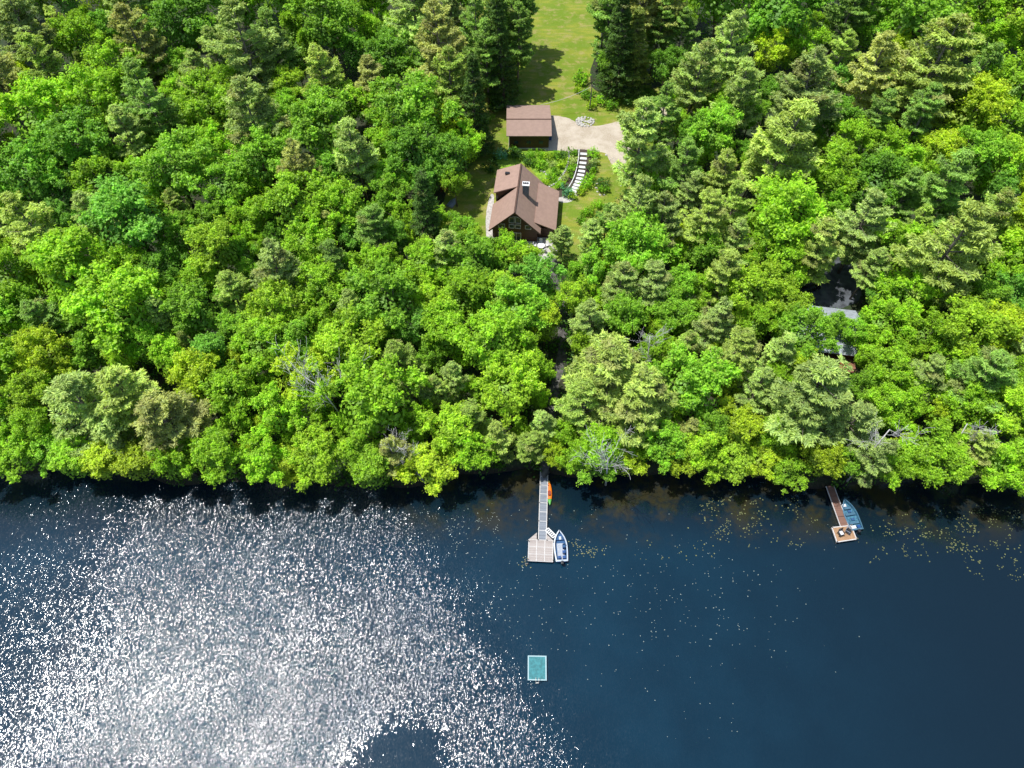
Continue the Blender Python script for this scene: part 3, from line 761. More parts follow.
def win(cx, cz, w_, h_, par, y=-6.2, slant=0):
    f = MB()
    x0, x1 = cx-w_/2, cx+w_/2; t = .1
    zt0, zt1 = cz+h_/2+max(0, -slant), cz+h_/2+max(0, slant)
    f.bar((x0, y-.05, cz-h_/2), (x1, y-.05, cz-h_/2), .1, t); f.bar((x0, y-.05, zt0), (x1, y-.05, zt1), .1, t)
    f.bar((x0, y-.053, cz-h_/2), (x0, y-.053, zt0), .1, t); f.bar((x1, y-.053, cz-h_/2), (x1, y-.053, zt1), .1, t)
    fo = f.build('window', M['frame_pale'], par)
    MB().add([(x0, y-.03, cz-h_/2), (x1, y-.03, cz-h_/2), (x1, y-.03, zt1), (x0, y-.03, zt0)], [(0, 1, 2, 3)]).build('pane', M['glass'], fo)
win(-.62, 5.2, 1.0, 1.2, cab, slant=.5); win(.62, 5.2, 1.0, 1.2, cab, slant=-.5)
win(-.62, 3.7, 1.0, .9, cab); win(.62, 3.7, 1.0, .9, cab)
win(-2.6, 3.7, 1.2, .9, cab); win(2.6, 3.7, 1.1, .9, cab); win(-2.6, 1.5, 1.3, 1.2, cab)
dr = MB().box((.3, -6.25, 1.05), (1.9, .1, 2.1)).build('door', M['frame_pale'], cab)
for s in (-.45, .45): MB().box((.3+s, -6.31, 1.05), (.75, .03, 1.85)).build('pane', M['glass'], dr)
MB().box((-3.6, -6.6, .25), (1.6, .7, .5)).build('porch_step', M['concrete'], cab)

# ------------------------------------------------------------------ garage
gx0, gx1 = -.66, 8.05
gar = thing('garage', (0, 135.5, GZ), 0, 'brown wooden garage with brown shingle roof beside the gravel drive', 'garage')
yS, yN, yR = 129.55-135.5, 141.3-135.5, 133.5-135.5
zS, zN, zR = 3.9, 2.7, 4.75
mb = MB(); mb.prism([(gx0, yS), (gx1, yS), (gx1, yN), (gx0, yN)], .3, 2.5)
for x, s in ((gx0, 1), (gx1, -1)):
    a = [(x, yS, 2.5), (x, yN, 2.5), (x, yN, zN-.2), (x, yR, zR-.25), (x, yS, zS-.28)]
    b = [(p[0]+s*.2, p[1], p[2]) for p in a]
    mb.add(a+b, [(0, 1, 2, 3, 4), (9, 8, 7, 6, 5)]+[(i, (i+1) % 5, 5+(i+1) % 5, 5+i) for i in range(5)])
mb.box(((gx0+gx1)/2, yS+.1, 3.0), (gx1-gx0-.41, .2, 1.0))
mb.build('wall', M['log'], gar)
MB().prism([(gx0-.06, yS-.1), (gx1+.06, yS-.1), (gx1+.06, yN+.06), (gx0-.06, yN+.06)], -.2, .3).build('foundation', M['concrete'], gar)
MB().slab([(gx0-.55, yS-.45, zS-.2), (gx1+.55, yS-.45, zS-.2), (gx1+.55, yR, zR), (gx0-.55, yR, zR)], .18).build('roof', M['shingle2'], gar)
MB().slab([(gx0-.55, yR, zR), (gx1+.55, yR, zR), (gx1+.55, yN+.45, zN-.1), (gx0-.55, yN+.45, zN-.1)], .18).build('rear_roof', M['shingle2'], gar)
MB().bar((gx0-.57, yR, zR+.02), (gx1+.57, yR, zR+.02), .28, .07).build('ridge_cap', M['trim'], gar)
dg = MB().box((gx1+.02, .3, 1.35), (.08, 4.6, 2.1)).build('garage_door', M['trim'], gar)
for k in range(3): MB().box((gx0+1.6+2.7*k, yS-.03, 1.75), (.9, .05, .7)).build('window', M['glass'], gar)
bn = thing('rubbish_bin', G(550.2, 139.5), 0, 'small blue bin standing at the garage corner in its shadow', 'bin')
MB().prism([(-.3, -.3), (.3, -.3), (.33, .33), (-.33, .33)], 0, .95).build('body', M['blue'], bn, bevel=.04)
MB().prism([(-.36, -.36), (.36, -.36), (.36, .38), (-.36, .38)], .952, 1.03).build('lid', M['blue'], bn, bevel=.03)

# overhead line from garage to the edge of the wood
a = Vector((6.5, 141.6, 3.6)); b_ = G(592, 86, 7.0)
t = thing('utility_pole', (b_.x, b_.y, GZ), 0, 'slim wooden pole at the wood edge carrying a wire to the garage', 'utility pole')
MB().tube([(0, 0, -.5), (0, 0, 6.6)], [.13, .1], 8).build('pole', M['post'], t)
MB().bar((-.6, 0, 6.2), (.6, 0, 6.2), .1, .1).build('crossarm', M['post'], t)
mb = MB(); pts = []
for k in range(13):
    s = k/12; p = a.lerp(Vector((b_.x, b_.y, 6.9)), s); p.z -= .6*4*s*(1-s); pts.append(p)
tag(MB().tube(pts, .035, 5).build('overhead_wire', M['frame_pale']), 'thin pale wire running over the lawn behind the garage', 'wire')

# ------------------------------------------------------------------ steps, garden, stones
p0, p1 = G(583, 153.5), G(572.5, 194)
def S_at(s):                                     # curve of the steps
    a, b, c = G(583.5, 153), G(582.5, 180), G(572, 193)
    return a*(1-s)**2+b*2*s*(1-s)+c*s*s
st = thing('garden_steps', S_at(.5), 0, 'curving flight of white stone steps with a handrail through the garden', 'steps')
for k in range(11):
    s = (k+.3)/11; p = S_at(s); d = (S_at(min(1, s+.02))-S_at(max(0, s-.02))).normalized()
    rz = math.atan2(d.y, d.x)+PI/2
    MB().box(p-S_at(.5)+Vector((0, 0, .10)), (1.55, .72, .2), rz).build('step', M['step'], st, bevel=.03)
pts = []; mb = MB()
for k in range(15):
    s = k/14; d = (S_at(min(1, s+.02))-S_at(max(0, s-.02))).normalized(); nrm = Vector((d.y, -d.x, 0))
    pts.append(S_at(s)+nrm*1.05-S_at(.5)+Vector((0, 0, .95)))
for a, b in zip(pts, pts[1:]): mb.bar(a, b, .14, .07)
mb.build('handrail', M['white'], st)
for k in range(0, 15, 2): MB().tube([pts[k]-Vector((0, 0, .95)), pts[k]-Vector((0, 0, .04))], .045, 6).build('rail_post', M['white'], st)
sheet('garden_path', [G(*p) for p in [(573,192),(577,196),(570,202),(560,202),(558,198),(566,196)]], GZ+.016, M['flag'], .03)
# low stone edging curving along the bed
ed = MB(); epts = [G(*p) for p in [(569,152),(569,160),(566,170),(561,178),(555,184),(548,188)]]
for a, b in zip(epts, epts[1:]):
    n = max(2, int((b-a).length/.5))
    for k in range(n): ed.box(a.lerp(b, (k+.5)/n)+Vector((0, 0, .1)), (.42, .38, .28), random.uniform(0, 3))
tag(ed.build('stone_edging', M['stone'], bevel=.05), 'curved line of grey stones edging the garden bed', 'edging')

def put_shrub(px, py, w_, color, label, group='garden shrubs', name='garden_shrub', hz=.8, cat='shrub'):
    q = G(px, py); o = bpy.data.objects.new(name, SHRUB[len(bpy.data.objects) % 4]); COL.objects.link(o)
    o.location = (q.x, q.y, q.z); o.scale = (w_*.8, w_*.8, w_*hz); o.rotation_euler = (0, 0, random.uniform(0, 6)); o.color = (*color, 1)
    tag(o, label, cat, group); return o
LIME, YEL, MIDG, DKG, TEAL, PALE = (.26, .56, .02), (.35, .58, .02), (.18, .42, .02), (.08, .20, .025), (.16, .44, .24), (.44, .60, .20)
shr = [ # along the steps
 (572,156,1.7,MIDG,'mid green shrub at the top left of the garden steps'), (593,157,2.0,LIME,'lime shrub at the top right corner of the garden steps'), (592.5,164,1.6,PALE,'pale green shrub right of the steps below the corner shrub'),
 (591.5,171,1.8,DKG,'dark green shrub right of the steps halfway down'), (589,179,2.0,LIME,'large lime shrub right of the steps, lower half'), (586,187,2.0,LIME,'lime shrub right of the lowest steps'), (580,194,1.5,YEL,'yellow-green shrub at the lower right end of the bed'), (573,198,1.5,YEL,'yellow-green shrub beside the path at the foot of the steps'),
 (565.5,195.5,2.1,TEAL,'rounded teal shrub at the foot of the garden steps beside the cabin'), (573,163,1.5,PALE,'pale rounded shrub left of the steps near the top'), (570,171,1.7,LIME,'lime shrub left of the steps halfway down'), (571.5,178,1.2,MIDG,'mid green shrub left of the steps lower down'),
 (565,181,1.4,PALE,'pale green shrub between handrail and stone edging'), (560,187,1.5,LIME,'lime shrub by the cabin side of the edging'),
 (552,181,1.7,LIME,'lime shrub below the rocks in the garden bed'), (556,174,1.6,MIDG,'green shrub inside the curve of the edging'), (561,166,1.9,YEL,'yellow-green shrub near the right end of the bed'), (563,157,1.5,DKG,'dark shrub at the upper right corner of the bed'), (557,157,1.6,MIDG,'green shrub below the garage at right'),
 (548,159,1.8,YEL,'yellow-green shrub in the middle of the bed'), (540,158,1.7,LIME,'lime shrub in the bed below the garage'), (531,157,1.6,MIDG,'green shrub in the bed below the garage, left of the lime one'), (543,168,1.9,LIME,'lime shrub above the rocks in the bed'), (536,166,1.6,MIDG,'green shrub beside the cabin roof end'), (551,167,1.5,PALE,'pale shrub in the middle right of the bed'),
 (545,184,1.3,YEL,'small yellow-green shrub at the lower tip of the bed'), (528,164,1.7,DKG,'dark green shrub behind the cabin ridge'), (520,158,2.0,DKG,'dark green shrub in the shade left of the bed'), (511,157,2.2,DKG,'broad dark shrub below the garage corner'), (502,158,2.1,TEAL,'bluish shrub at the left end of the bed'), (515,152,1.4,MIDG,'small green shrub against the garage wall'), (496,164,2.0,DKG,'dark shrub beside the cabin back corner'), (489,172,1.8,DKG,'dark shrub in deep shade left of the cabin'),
 (601,186,2.0,DKG,'dark green shrub in a stone-edged island on the lawn, upper part'), (602,191,1.7,MIDG,'green shrub in the stone-edged island, lower part'),
 (588,214,1.9,LIME,'lime bush at the foot of the lawn right of the cabin'), (580,222,1.8,MIDG,'green bush below the lawn right of the cabin'), (598,207,1.6,LIME,'lime bush on the lower lawn edge'),
 (580,84,3.0,LIME,'bright bush at the wood edge above the drive'), (588,98,2.4,MIDG,'green bush below the bright bush at the wood edge'), (576,92,1.6,YEL,'small yellow bush on the grass above the drive'), (600,104,2.2,LIME,'low lime bush on the grass by the wood'), (590,108,2.0,YEL,'low yellow-green bush by the stone ring'), (612,108,2.4,MIDG,'green bush at the dark wood edge above the drive'), (630,104,2.6,DKG,'dark bush at the shaded wood edge'), (646,98,2.6,DKG,'dark bush at the right end of the wood edge'),
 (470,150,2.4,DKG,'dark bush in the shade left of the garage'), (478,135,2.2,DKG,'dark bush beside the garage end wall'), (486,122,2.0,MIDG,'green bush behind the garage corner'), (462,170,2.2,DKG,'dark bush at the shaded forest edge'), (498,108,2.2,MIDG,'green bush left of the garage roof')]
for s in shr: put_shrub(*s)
# stones
STN = []
for s in range(4):
    me = MB().blob((0, 0, .22), (.5, .42, .35), 500+s).build('boulder', M['pale_stone'], None, True); STN.append(me.data); bpy.data.objects.remove(me)
def put_stone(px, py, w_, label, group, m=None):
    q = G(px, py); o = bpy.data.objects.new('boulder', STN[random.randrange(4)]); COL.objects.link(o)
    w_ *= .8; o.location = (q.x, q.y, q.z-.05); o.scale = (w_, w_*random.uniform(.7, 1), w_*.7); o.rotation_euler = (0, 0, random.uniform(0, 6)); tag(o, label, 'boulder', group)
for k in range(16):
    a = 2*PI*k/16
    put_stone(585+8.6*math.cos(a), 122+4.4*math.sin(a), random.uniform(.7, 1.25), 'pale stone in the oval stone ring at the edge of the drive', 'stones of the ring by the drive')
for k in range(34):
    a = random.uniform(0, 6.28); rr = random.random()**.5
    put_stone(585+7.5*rr*math.cos(a), 122+3.6*rr*math.sin(a), random.uniform(.6, 1.1), 'pale stone inside the oval stone ring by the drive', 'stones inside the ring by the drive')
for px, py, w_ in [(547,175,1.3),(549.5,178,1.1),(544,172,.9),(541,171,.8),(546,179,.8)]:
    put_stone(px, py, w_, 'white rock among the green plants of the garden bed', 'white rocks in the garden bed')
for px, py, w_ in [(597,184,.8),(596.5,188,.8),(597.5,192,.8),(600,195,.7),(604,195,.7),(598.5,180,.6)]:
    put_stone(px, py, w_, 'pale stone edging the shrub island on the lawn', 'stones round the lawn island')
for k in range(14):
    s = k/13; put_stone(609+16*s+random.uniform(-3, 3), 158+28*s*(.6+.4*s)+random.uniform(-3, 3), random.uniform(.4, .9), 'pale stone on the ragged right edge of the drive', 'stones along the drive edge')
for k in range(12):
    put_stone(636+random.uniform(0, 42), 118-random.uniform(0, 22), random.uniform(.5, 1.1), 'pale stone on the shaded upper edge of the drive', 'stones on the shaded drive edge')

# ------------------------------------------------------------------ chairs and tables
def make_chair(m, mc=None, name='chair'):
    t = thing(name, (0, 0, 0))
    MB().box((0, 0, .42), (.56, .54, .06)).build('seat', m, t)
    MB().box((0, .28, .75), (.56, .06, .66), mtx=Matrix.Rotation(-.22, 3, 'X')).build('backrest', m, t)
    for sx in (-1, 1):
        MB().bar((sx*.27, -.28, .64), (sx*.27, .26, .62), .07, .04).build('armrest', m, t)
        for sy in (-1, 1): MB().bar((sx*.25, sy*.22, 0), (sx*.25, sy*.22, .62 if sy < 0 else .4), .05, .05).build('leg', m, t)
    if mc: MB().box((0, -.02, .50), (.48, .48, .10)).build('cushion', mc, t, bevel=.03)
    return t
pc = G(541, 248)
tb = thing('patio_table', pc, 0, 'round white table on the patio below the cabin gable', 'table')
mb = MB(); mb.prism([(.75*math.cos(2*PI*k/20), .75*math.sin(2*PI*k/20)) for k in range(20)], .70, .74); mb.build('tabletop', M['white'], tb)
MB().tube([(0, 0, .05), (0, 0, .70)], .05, 8).build('pedestal', M['white'], tb)
MB().prism([(.35*math.cos(2*PI*k/12), .35*math.sin(2*PI*k/12)) for k in range(12)], 0, .05).build('base', M['white'], tb)
c0 = make_chair(M['white'], None, 'patio_chair'); used = False
for ang, lab in [(20, 'white patio chair at the right of the round table'), (90, 'white patio chair between round table and cabin'), (165, 'white patio chair at the left of the round table'), (235, 'white patio chair on the lake side of the table, left'), (300, 'white patio chair on the lake side of the table, right')]:
    c = c0 if not used else copy_tree(c0); used = True
    a = math.radians(ang); c.location = pc+Vector((1.25*math.cos(a), 1.25*math.sin(a), 0)); c.rotation_euler = (0, 0, a-PI/2)
    tag(c, lab, 'chair', 'white patio chairs')
c = copy_tree(c0); c.location = G(529, 250); c.rotation_euler = (0, 0, 2.5); tag(c, 'white patio chair standing apart on the left of the patio', 'chair', 'white patio chairs')
bq = thing('garden_bench', G(491, 245), .1, 'pale bench by the lower left corner of the cabin', 'bench')
MB().box((0, 0, .43), (1.7, .45, .06)).build('seat', M['frame_pale'], bq); MB().box((0, .24, .72), (1.7, .06, .45)).build('backrest', M['frame_pale'], bq)
for sx in (-1, 1): MB().box((sx*.7, 0, .2), (.08, .4, .4)).build('leg', M['frame_pale'], bq)

# things in the shade left of the cabin
rc = make_chair(M['red'], None, 'lawn_chair'); rc.location = G(444.5, 191); rc.rotation_euler = (0, 0, 2.6); rc.scale = (1.9, 1.9, 1.6)
tag(rc, 'dull red lawn chair half hidden at the shaded forest edge', 'chair')
bh = thing('overturned_dinghy', G(452.5, 203), -.5, 'small grey overturned hull lying in the shade left of the cabin', 'boat')
mb = MB(); rows = []
for i in range(9):
    s = i/8; hw = .75*(1-max(0, (s-.45)/.55)**2.2); h = .55*(1-.3*s)
    rows.append([(hw*math.cos(PI*k/8)*1.0, -1.4+2.8*s, h*math.sin(PI*k/8)**.8+.02) for k in range(9)])
vs = [p for r in rows for p in r]; fs = [(i*9+k, i*9+k+1, (i+1)*9+k+1, (i+1)*9+k) for i in range(8) for k in range(8)]+[tuple(range(9))]
mb.add(vs, fs).build('hull', M['tarp'], bh, True)
MB().bar((0, -1.38, .58), (0, 1.0, .42), .06, .06).build('keel', M['metal_grey'], bh)

# ------------------------------------------------------------------ lake house on the right, cars
lh = thing('lake_house', G(812, 354), math.radians(-9), 'grey-roofed house mostly hidden under trees above the short dock', 'house')
MB().prism([(-6.2, -.6), (6.6, -.6), (6.6, 8), (-6.2, 8)], 0, 3.0).build('wall', M['log'], lh)
MB().slab([(-7, -1.5, 2.7), (7.4, -1.5, 2.7), (7.4, 3.7, 5.0), (-7, 3.7, 5.0)], .2).build('roof', M['roof_grey'], lh)
MB().slab([(-7, 3.7, 5.0), (7.4, 3.7, 5.0), (7.4, 8.9, 2.7), (-7, 8.9, 2.7)], .2).build('rear_roof', M['roof_grey'], lh)
for s in (-1, 1):
    x = -6.2 if s < 0 else 6.6
    MB().add([(x, -.6, 3), (x, 8, 3), (x, 3.7, 4.8), (x-s*.2, -.6, 3), (x-s*.2, 8, 3), (x-s*.2, 3.7, 4.8)], [(0, 1, 2), (3, 5, 4), (0, 3, 4, 1), (1, 4, 5, 2), (2, 5, 3, 0)]).build('gable', M['log'], lh)
MB().prism([(-4.5, -3.6), (6.9, -3.6), (6.9, -.62), (-4.5, -.62)], .55, .7).build('deck', M['deck_red'], lh)
mb = MB()
for k in range(8): mb.bar((-4.4+11.2*k/7, -3.52, .7), (-4.4+11.2*k/7, -3.52, 1.65), .08, .08)
mb.bar((-4.5, -3.52, 1.68), (6.9, -3.52, 1.68), .12, .06); mb.build('railing', M['deck_red2'], lh)
for k in range(3): MB().box((-4+4*k, -.64, 1.7), (1.4, .06, 1.2)).build('window', M['glass'], lh)
lc = make_chair(M['red'], None, 'deck_chair'); q = G(841, 369.5, GZ+.7); lc.location = q+Vector((0, 0, .71-.70)); lc.scale = (1.5, 1.5, 1.1); tag(lc, 'bright red chair on the deck of the grey-roofed house', 'chair')
wt = thing('wooden_table', G(801, 383), .2, 'small pale table on the ground below the grey-roofed house', 'table')
MB().box((0, 0, .72), (1.7, 1.0, .06)).build('tabletop', M['cushion'], wt)
for sx in (-1, 1):
    for sy in (-1, 1): MB().box((sx*.7, sy*.38, .345), (.08, .08, .69)).build('leg', M['frame_pale'], wt)
def make_car(loc, rz, m, label, suv=True):
    t = thing('parked_car', loc, rz, label, 'car')
    prof = [(-2.3, .35), (-2.35, .75), (-2.25, 1.0), (-1.2, 1.08), (-1.2, 1.08), (2.1, 1.08), (2.3, .95), (2.32, .4)]
    def loft(pr, hw, name, mm, inset=0):
        mb = MB(); n = len(pr); vs = [(x, -hw+inset*(z > 1.2), z) for x, z in pr]+[(x, hw-inset*(z > 1.2), z) for x, z in pr]
        mb.add(vs, [tuple(range(n)), tuple(range(2*n-1, n-1, -1))]+[(i, n+i, n+(i+1) % n, (i+1) % n) for i in range(n)])
        return mb.build(name, mm, t, bevel=.05)
    loft([p for i, p in enumerate(prof) if i != 4], .92, 'body', m)
    loft([(-1.15, 1.06), (-.55, 1.55), (1.75, 1.6), (2.15, 1.06)], .84, 'cabin_glass', M['glass'], .1)
    loft([(-.5, 1.56), (-.45, 1.66), (1.65, 1.68), (1.72, 1.6)], .76, 'roof', m)
    for x in (-1.45, 1.4):
        for s in (-1, 1):
            wv = MB().tube([(x, s*.72, .34), (x, s*.94, .34)], .34, 14).build('wheel', M['rubber'], t)
            MB().tube([(x, s*.93, .34), (x, s*.95, .34)], .19, 10).build('rim', M['metal_grey'], wv)
    for s in (-1, 1):
        MB().box((-2.33, s*.62, .82), (.08, .38, .16)).build('headlight', M['boat_white'], t)
        MB().box((2.31, s*.68, .85), (.06, .3, .16)).build('tail_light', M['red'], t)
    return t
make_car(G(806.5, 290), math.radians(200), M['car_black'], 'black car parked in tree shade behind the grey-roofed house')
make_car(G(716, 10), math.radians(20), M['car_white'], 'pale car glimpsed between trees at the top of the photo')

# ------------------------------------------------------------------ long dock
pb = G(542.3, 540, .5); pa = G(544.3, 468, .5); DZ = .5
ang = math.atan2((pa-pb).x, (pa-pb).y)
dk = thing('dock', (pb.x, pb.y, 0), -ang, 'long grey plank dock with a broad pale end platform', 'dock')
Ld = (pa-pb).length; NS = 8
for k in range(NS):
    y0 = .06+Ld*k/NS; y1 = Ld*(k+1)/NS-.04
    f = MB().box((0, (y0+y1)/2, DZ-.05), (1.02, y1-y0, .08)).build('walkway_section', M['plank_grey'], dk)
mb = MB()
for s in (-1, 1): mb.box((s*.58, Ld/2, DZ-.03), (.12, Ld, .16))
for k in range(NS+1): mb.box((0, Ld*k/NS, DZ-.035), (1.03, .09, .12))
mb.build('walkway_frame', M['frame_pale'], dk)
pw, pd = 3.6, 3.3
cx = G(541.2, 550, .5).x-pb.x
for i in range(3):
    for j in range(3):
        MB().box((cx+(i-1)*pw/3, -pd*(j+.5)/3, DZ-.03), (pw/3-.12, pd/3-.07, .09)).build('platform_panel', M['plank_pale'], dk)
mb = MB()
for i in range(4): mb.box((cx+(i-1.5)*pw/3, -pd/2, DZ-.03), (.115, pd, .16))
for j in range(4): mb.box((cx, -pd*j/3, DZ-.036), (pw, .07, .15))
mb.build('platform_frame', M['frame_pale'], dk)
for s in (-1, 1):
    MB().prism([(cx+s*.64, .06), (cx+s*pw/2*.98, .06), (cx+s*.64, 1.15)], DZ-.09, DZ-.012).build('corner_brace', M['plank_pale'], dk)
lad = MB()
a, b = Vector((cx+.62, 1.45, DZ+.12)), Vector((cx+1.75, .35, DZ+.12)); n_ = Vector((.5, .5, 0)).normalized()*.62
lad.bar(a, b, .12, .1); lad.bar(a+n_, b+n_, .12, .1)
for k in range(6): p = a.lerp(b, k/5); lad.bar(p, p+n_, .16, .06)
lad.build('ladder', M['white'], dk)
mb = MB()
for k in range(0, NS+1, 2):
    for s in (-1, 1): MB().tube([(s*.66, Ld*k/NS, -2), (s*.66, Ld*k/NS, DZ+.35)], .06, 8).build('post', M['post'], dk)
for x_, y_ in ((cx-pw/2-.05, -.3), (cx+pw/2+.05, -.3), (cx-pw/2-.05, -pd+.2), (cx+pw/2+.05, -pd+.2)):
    MB().tube([(x_, y_, -2), (x_, y_, DZ+.5)], .06, 8).build('post', M['post'], dk)
sw = MB()
for s in (-.2, .2): sw.tube([(cx-pw/2-.2+s, -pd+.1, DZ+.8), (cx-pw/2-.2+s, -pd-.25, DZ+.7), (cx-pw/2-.2+s, -pd-.4, -.6)], .03, 6)
for k in range(3): sw.bar((cx-pw/2-.4, -pd-.38, .35-.3*k), (cx-pw/2, -pd-.38, .35-.3*k), .1, .04)
sw.build('swim_ladder', M['post'], dk)

# ------------------------------------------------------------------ boats
def hull_pts(L, W, n=15):
    out = []
    for i in range(n):
        s = i/(n-1)
        w_ = W/2*(.86+.14*math.sin(min(s/.45, 1)*PI/2)) if s < .45 else W/2*(1-((s-.45)/.55)**2.3)
        out.append((max(w_, .02), -L/2+L*s, .55+.28*s*s))
    return out
def make_boat(L, W, loc, rz, mh, mg, mf, label, g=.16, fz=.2):
    t = thing('motor_boat', loc, rz, label, 'boat', None)
    hp = hull_pts(L, W); n = len(hp)
    mb = MB(); vs = []
    for w_, y, z in hp: vs += [(-w_, y, z), (-w_*.8, y, .12), (0, y, -.18+.2*max(0, (y/L)*2)**2), (w_*.8, y, .12), (w_, y, z)]
    fs = [(i*5+k, i*5+k+1, i*5+k+6, i*5+k+5) for i in range(n-1) for k in range(4)]+[(0, 1, 2, 3, 4)]
    mb.add(vs, fs).build('hull', mh, t, True)
    mb = MB(); vs = []                                    # gunwale: rim with inner drop
    for w_, y, z in hp:
        gi = min(g, w_*.75)
        vs += [(-w_-.03, y, z+.02), (-w_+gi, y, z+.045), (w_-gi, y, z+.045), (w_+.03, y, z+.02)]
    fs = []
    for i in range(n-1): fs += [(i*4, i*4+1, i*4+5, i*4+4), (i*4+2, i*4+3, i*4+7, i*4+6)]
    mb.add(vs, fs); w0, y0, z0 = hp[0]; mb.box((0, y0+.12, z0+.03), (2*w0-.3, .24, .06)); mb.build('gunwale', mg, t)
    mb = MB(); vs = []
    for w_, y, z in hp[:-1]:
        gi = min(g, w_*.75)
        vs += [(-w_+gi, y+.02, z+.04), (-(w_-gi)*.96, y+.02, fz), ((w_-gi)*.96, y+.02, fz), (w_-gi, y+.02, z+.04)]
    m_ = n-1; fs = []
    for i in range(m_-1): fs += [(i*4+k, i*4+k+1, i*4+k+5, i*4+k+4) for k in range(3)]
    mb.add(vs, fs); mb.build('floor', mf, t)
    ob = MB().box((0, -L/2-.28, .82), (.36, .5, .42)).build('outboard', M['metal_dark'], t, bevel=.07)
    MB().box((0, -L/2-.3, .15), (.13, .22, 1.0)).build('shaft', M['metal_dark'], ob)
    return t
b0, b1 = G(559, 530.5, .6), G(562, 561.5, .5)
c = (b0+b1)/2; L1 = (b0-b1).length; rz = math.atan2((b0-b1).y, (b0-b1).x)-PI/2
b1o = make_boat(L1, 2.0, (c.x, c.y, 0), rz, M['blue'], M['boat_white'], M['blue_mid'], 'blue and white motorboat moored beside the long dock', .17)
MB().prism([(-.52, -2.0), (.5, -2.0), (.5, .5), (-.52, .5)], .204, .26).build('floor_mat', M['boat_floor'], b1o)
bd = MB(); bd.prism([(-.62, .95), (.62, .95), (.32, 1.95), (-.32, 1.95)], .42, .5); bd.build('bow_deck', M['blue_mid'], b1o)
MB().box((.05, 1.2, .56), (.35, .5, .1)).build('hatch', M['boat_white'], b1o)
co_ = MB().box((.5, -.15, .62), (.42, .55, .75)).build('console', M['blue_mid'], b1o, bevel=.04)
MB().slab([(.28, .14, 1.0), (.72, .14, 1.0), (.72, .02, 1.3), (.28, .02, 1.3)], .02).build('windscreen', M['glass'], b1o)
for x_, y_ in ((.42, -.95), (-.3, -1.75), (.38, -1.75)):
    s_ = MB().box((x_, y_, .5), (.46, .46, .12)).build('seat', M['blue'], b1o, bevel=.03)
    MB().box((x_, y_-.24, .74), (.46, .08, .4)).build('backrest', M['blue'], s_)
MB().box((0, -2.25, .45), (1.3, .36, .2)).build('stern_bench', M['blue_mid'], b1o)
b0, b1 = G(844, 499.5, .6), G(857.5, 530, .5)
c = (b0+b1)/2; L2 = (b0-b1).length; rz = math.atan2((b0-b1).y, (b0-b1).x)-PI/2
b2o = make_boat(L2, 2.15, (c.x, c.y, 0), rz, M['teal_hull'], M['teal_hull'], M['teal_floor'], 'teal-grey motorboat moored beside the short brown dock', .12)
for y_ in (-1.3, .1, 1.1): MB().box((0, y_, .48), (1.55 if y_ < 1 else 1.1, .36, .07)).build('thwart', M['teal_hull'], b2o)
MB().box((-.35, 1.55, .5), (.55, .45, .25)).build('bow_box', M['cushion'], b2o, bevel=.04)
MB().box((-.4, -2.0, .5), (.7, .5, .3)).build('fuel_tank', M['cushion'], b2o, bevel=.05)
MB().box((.4, -2.0, .5), (.5, .5, .3)).build('battery_box', M['blue'], b2o, bevel=.05)
for y_ in (-.7, .6): MB().box((.15, y_, .3), (.5, .4, .2)).build('tackle_box', M['blue_mid'], b2o, bevel=.03)
# kayak
k0, k1 = G(549.2, 480.5, .3), G(549.0, 505.5, .3)
L = (k0-k1).length; c = (k0+k1)/2
ky = thing('kayak', (c.x+.05, c.y, 0), 0, 'orange kayak with green ends floating beside the long dock', 'kayak')
mb = {}; NK = 21; rows = []
for i in range(NK):
    s = i/(NK-1); hw = .40*math.sin(PI*s)**.75+.015; top = .30+.10*(2*s-1)**2
    rows.append([(hw*math.cos(2*PI*k/10), -L/2+L*s, top+(.12 if math.sin(2*PI*k/10) > 0 else .32)*math.sin(2*PI*k/10)*min(1, hw*4)) for k in range(10)])
def seg(i0, i1, name, m, cap0, cap1):
    mb = MB(); n = i1-i0+1; vs = [p for r in rows[i0:i1+1] for p in r]
    fs = [(i*10+k, i*10+(k+1) % 10, (i+1)*10+(k+1) % 10, (i+1)*10+k) for i in range(n-1) for k in range(10)]+[tuple(range(9, -1, -1)), tuple(range((n-1)*10, n*10))]
    return mb.add(vs, fs).build(name, m, ky, True)
seg(0, 5, 'stern', M['kgreen'], 1, 1); seg(5, 18, 'hull', M['orange'], 1, 1); seg(18, 20, 'bow', mat('yellow_plastic', (.75, .45, .02), .4, .1, 3, bump=0), 1, 1)
cp = MB(); cp.prism([(.26*math.cos(2*PI*k/16), -.1+.5*math.sin(2*PI*k/16)) for k in range(16)], .40, .462); cp.build('cockpit', mat('dark_red_seat', (.30, .05, .02), .7, .2, 4), ky)
MB().box((0, -.48, .52), (.4, .07, .2)).build('backrest', M['rubber'], ky)

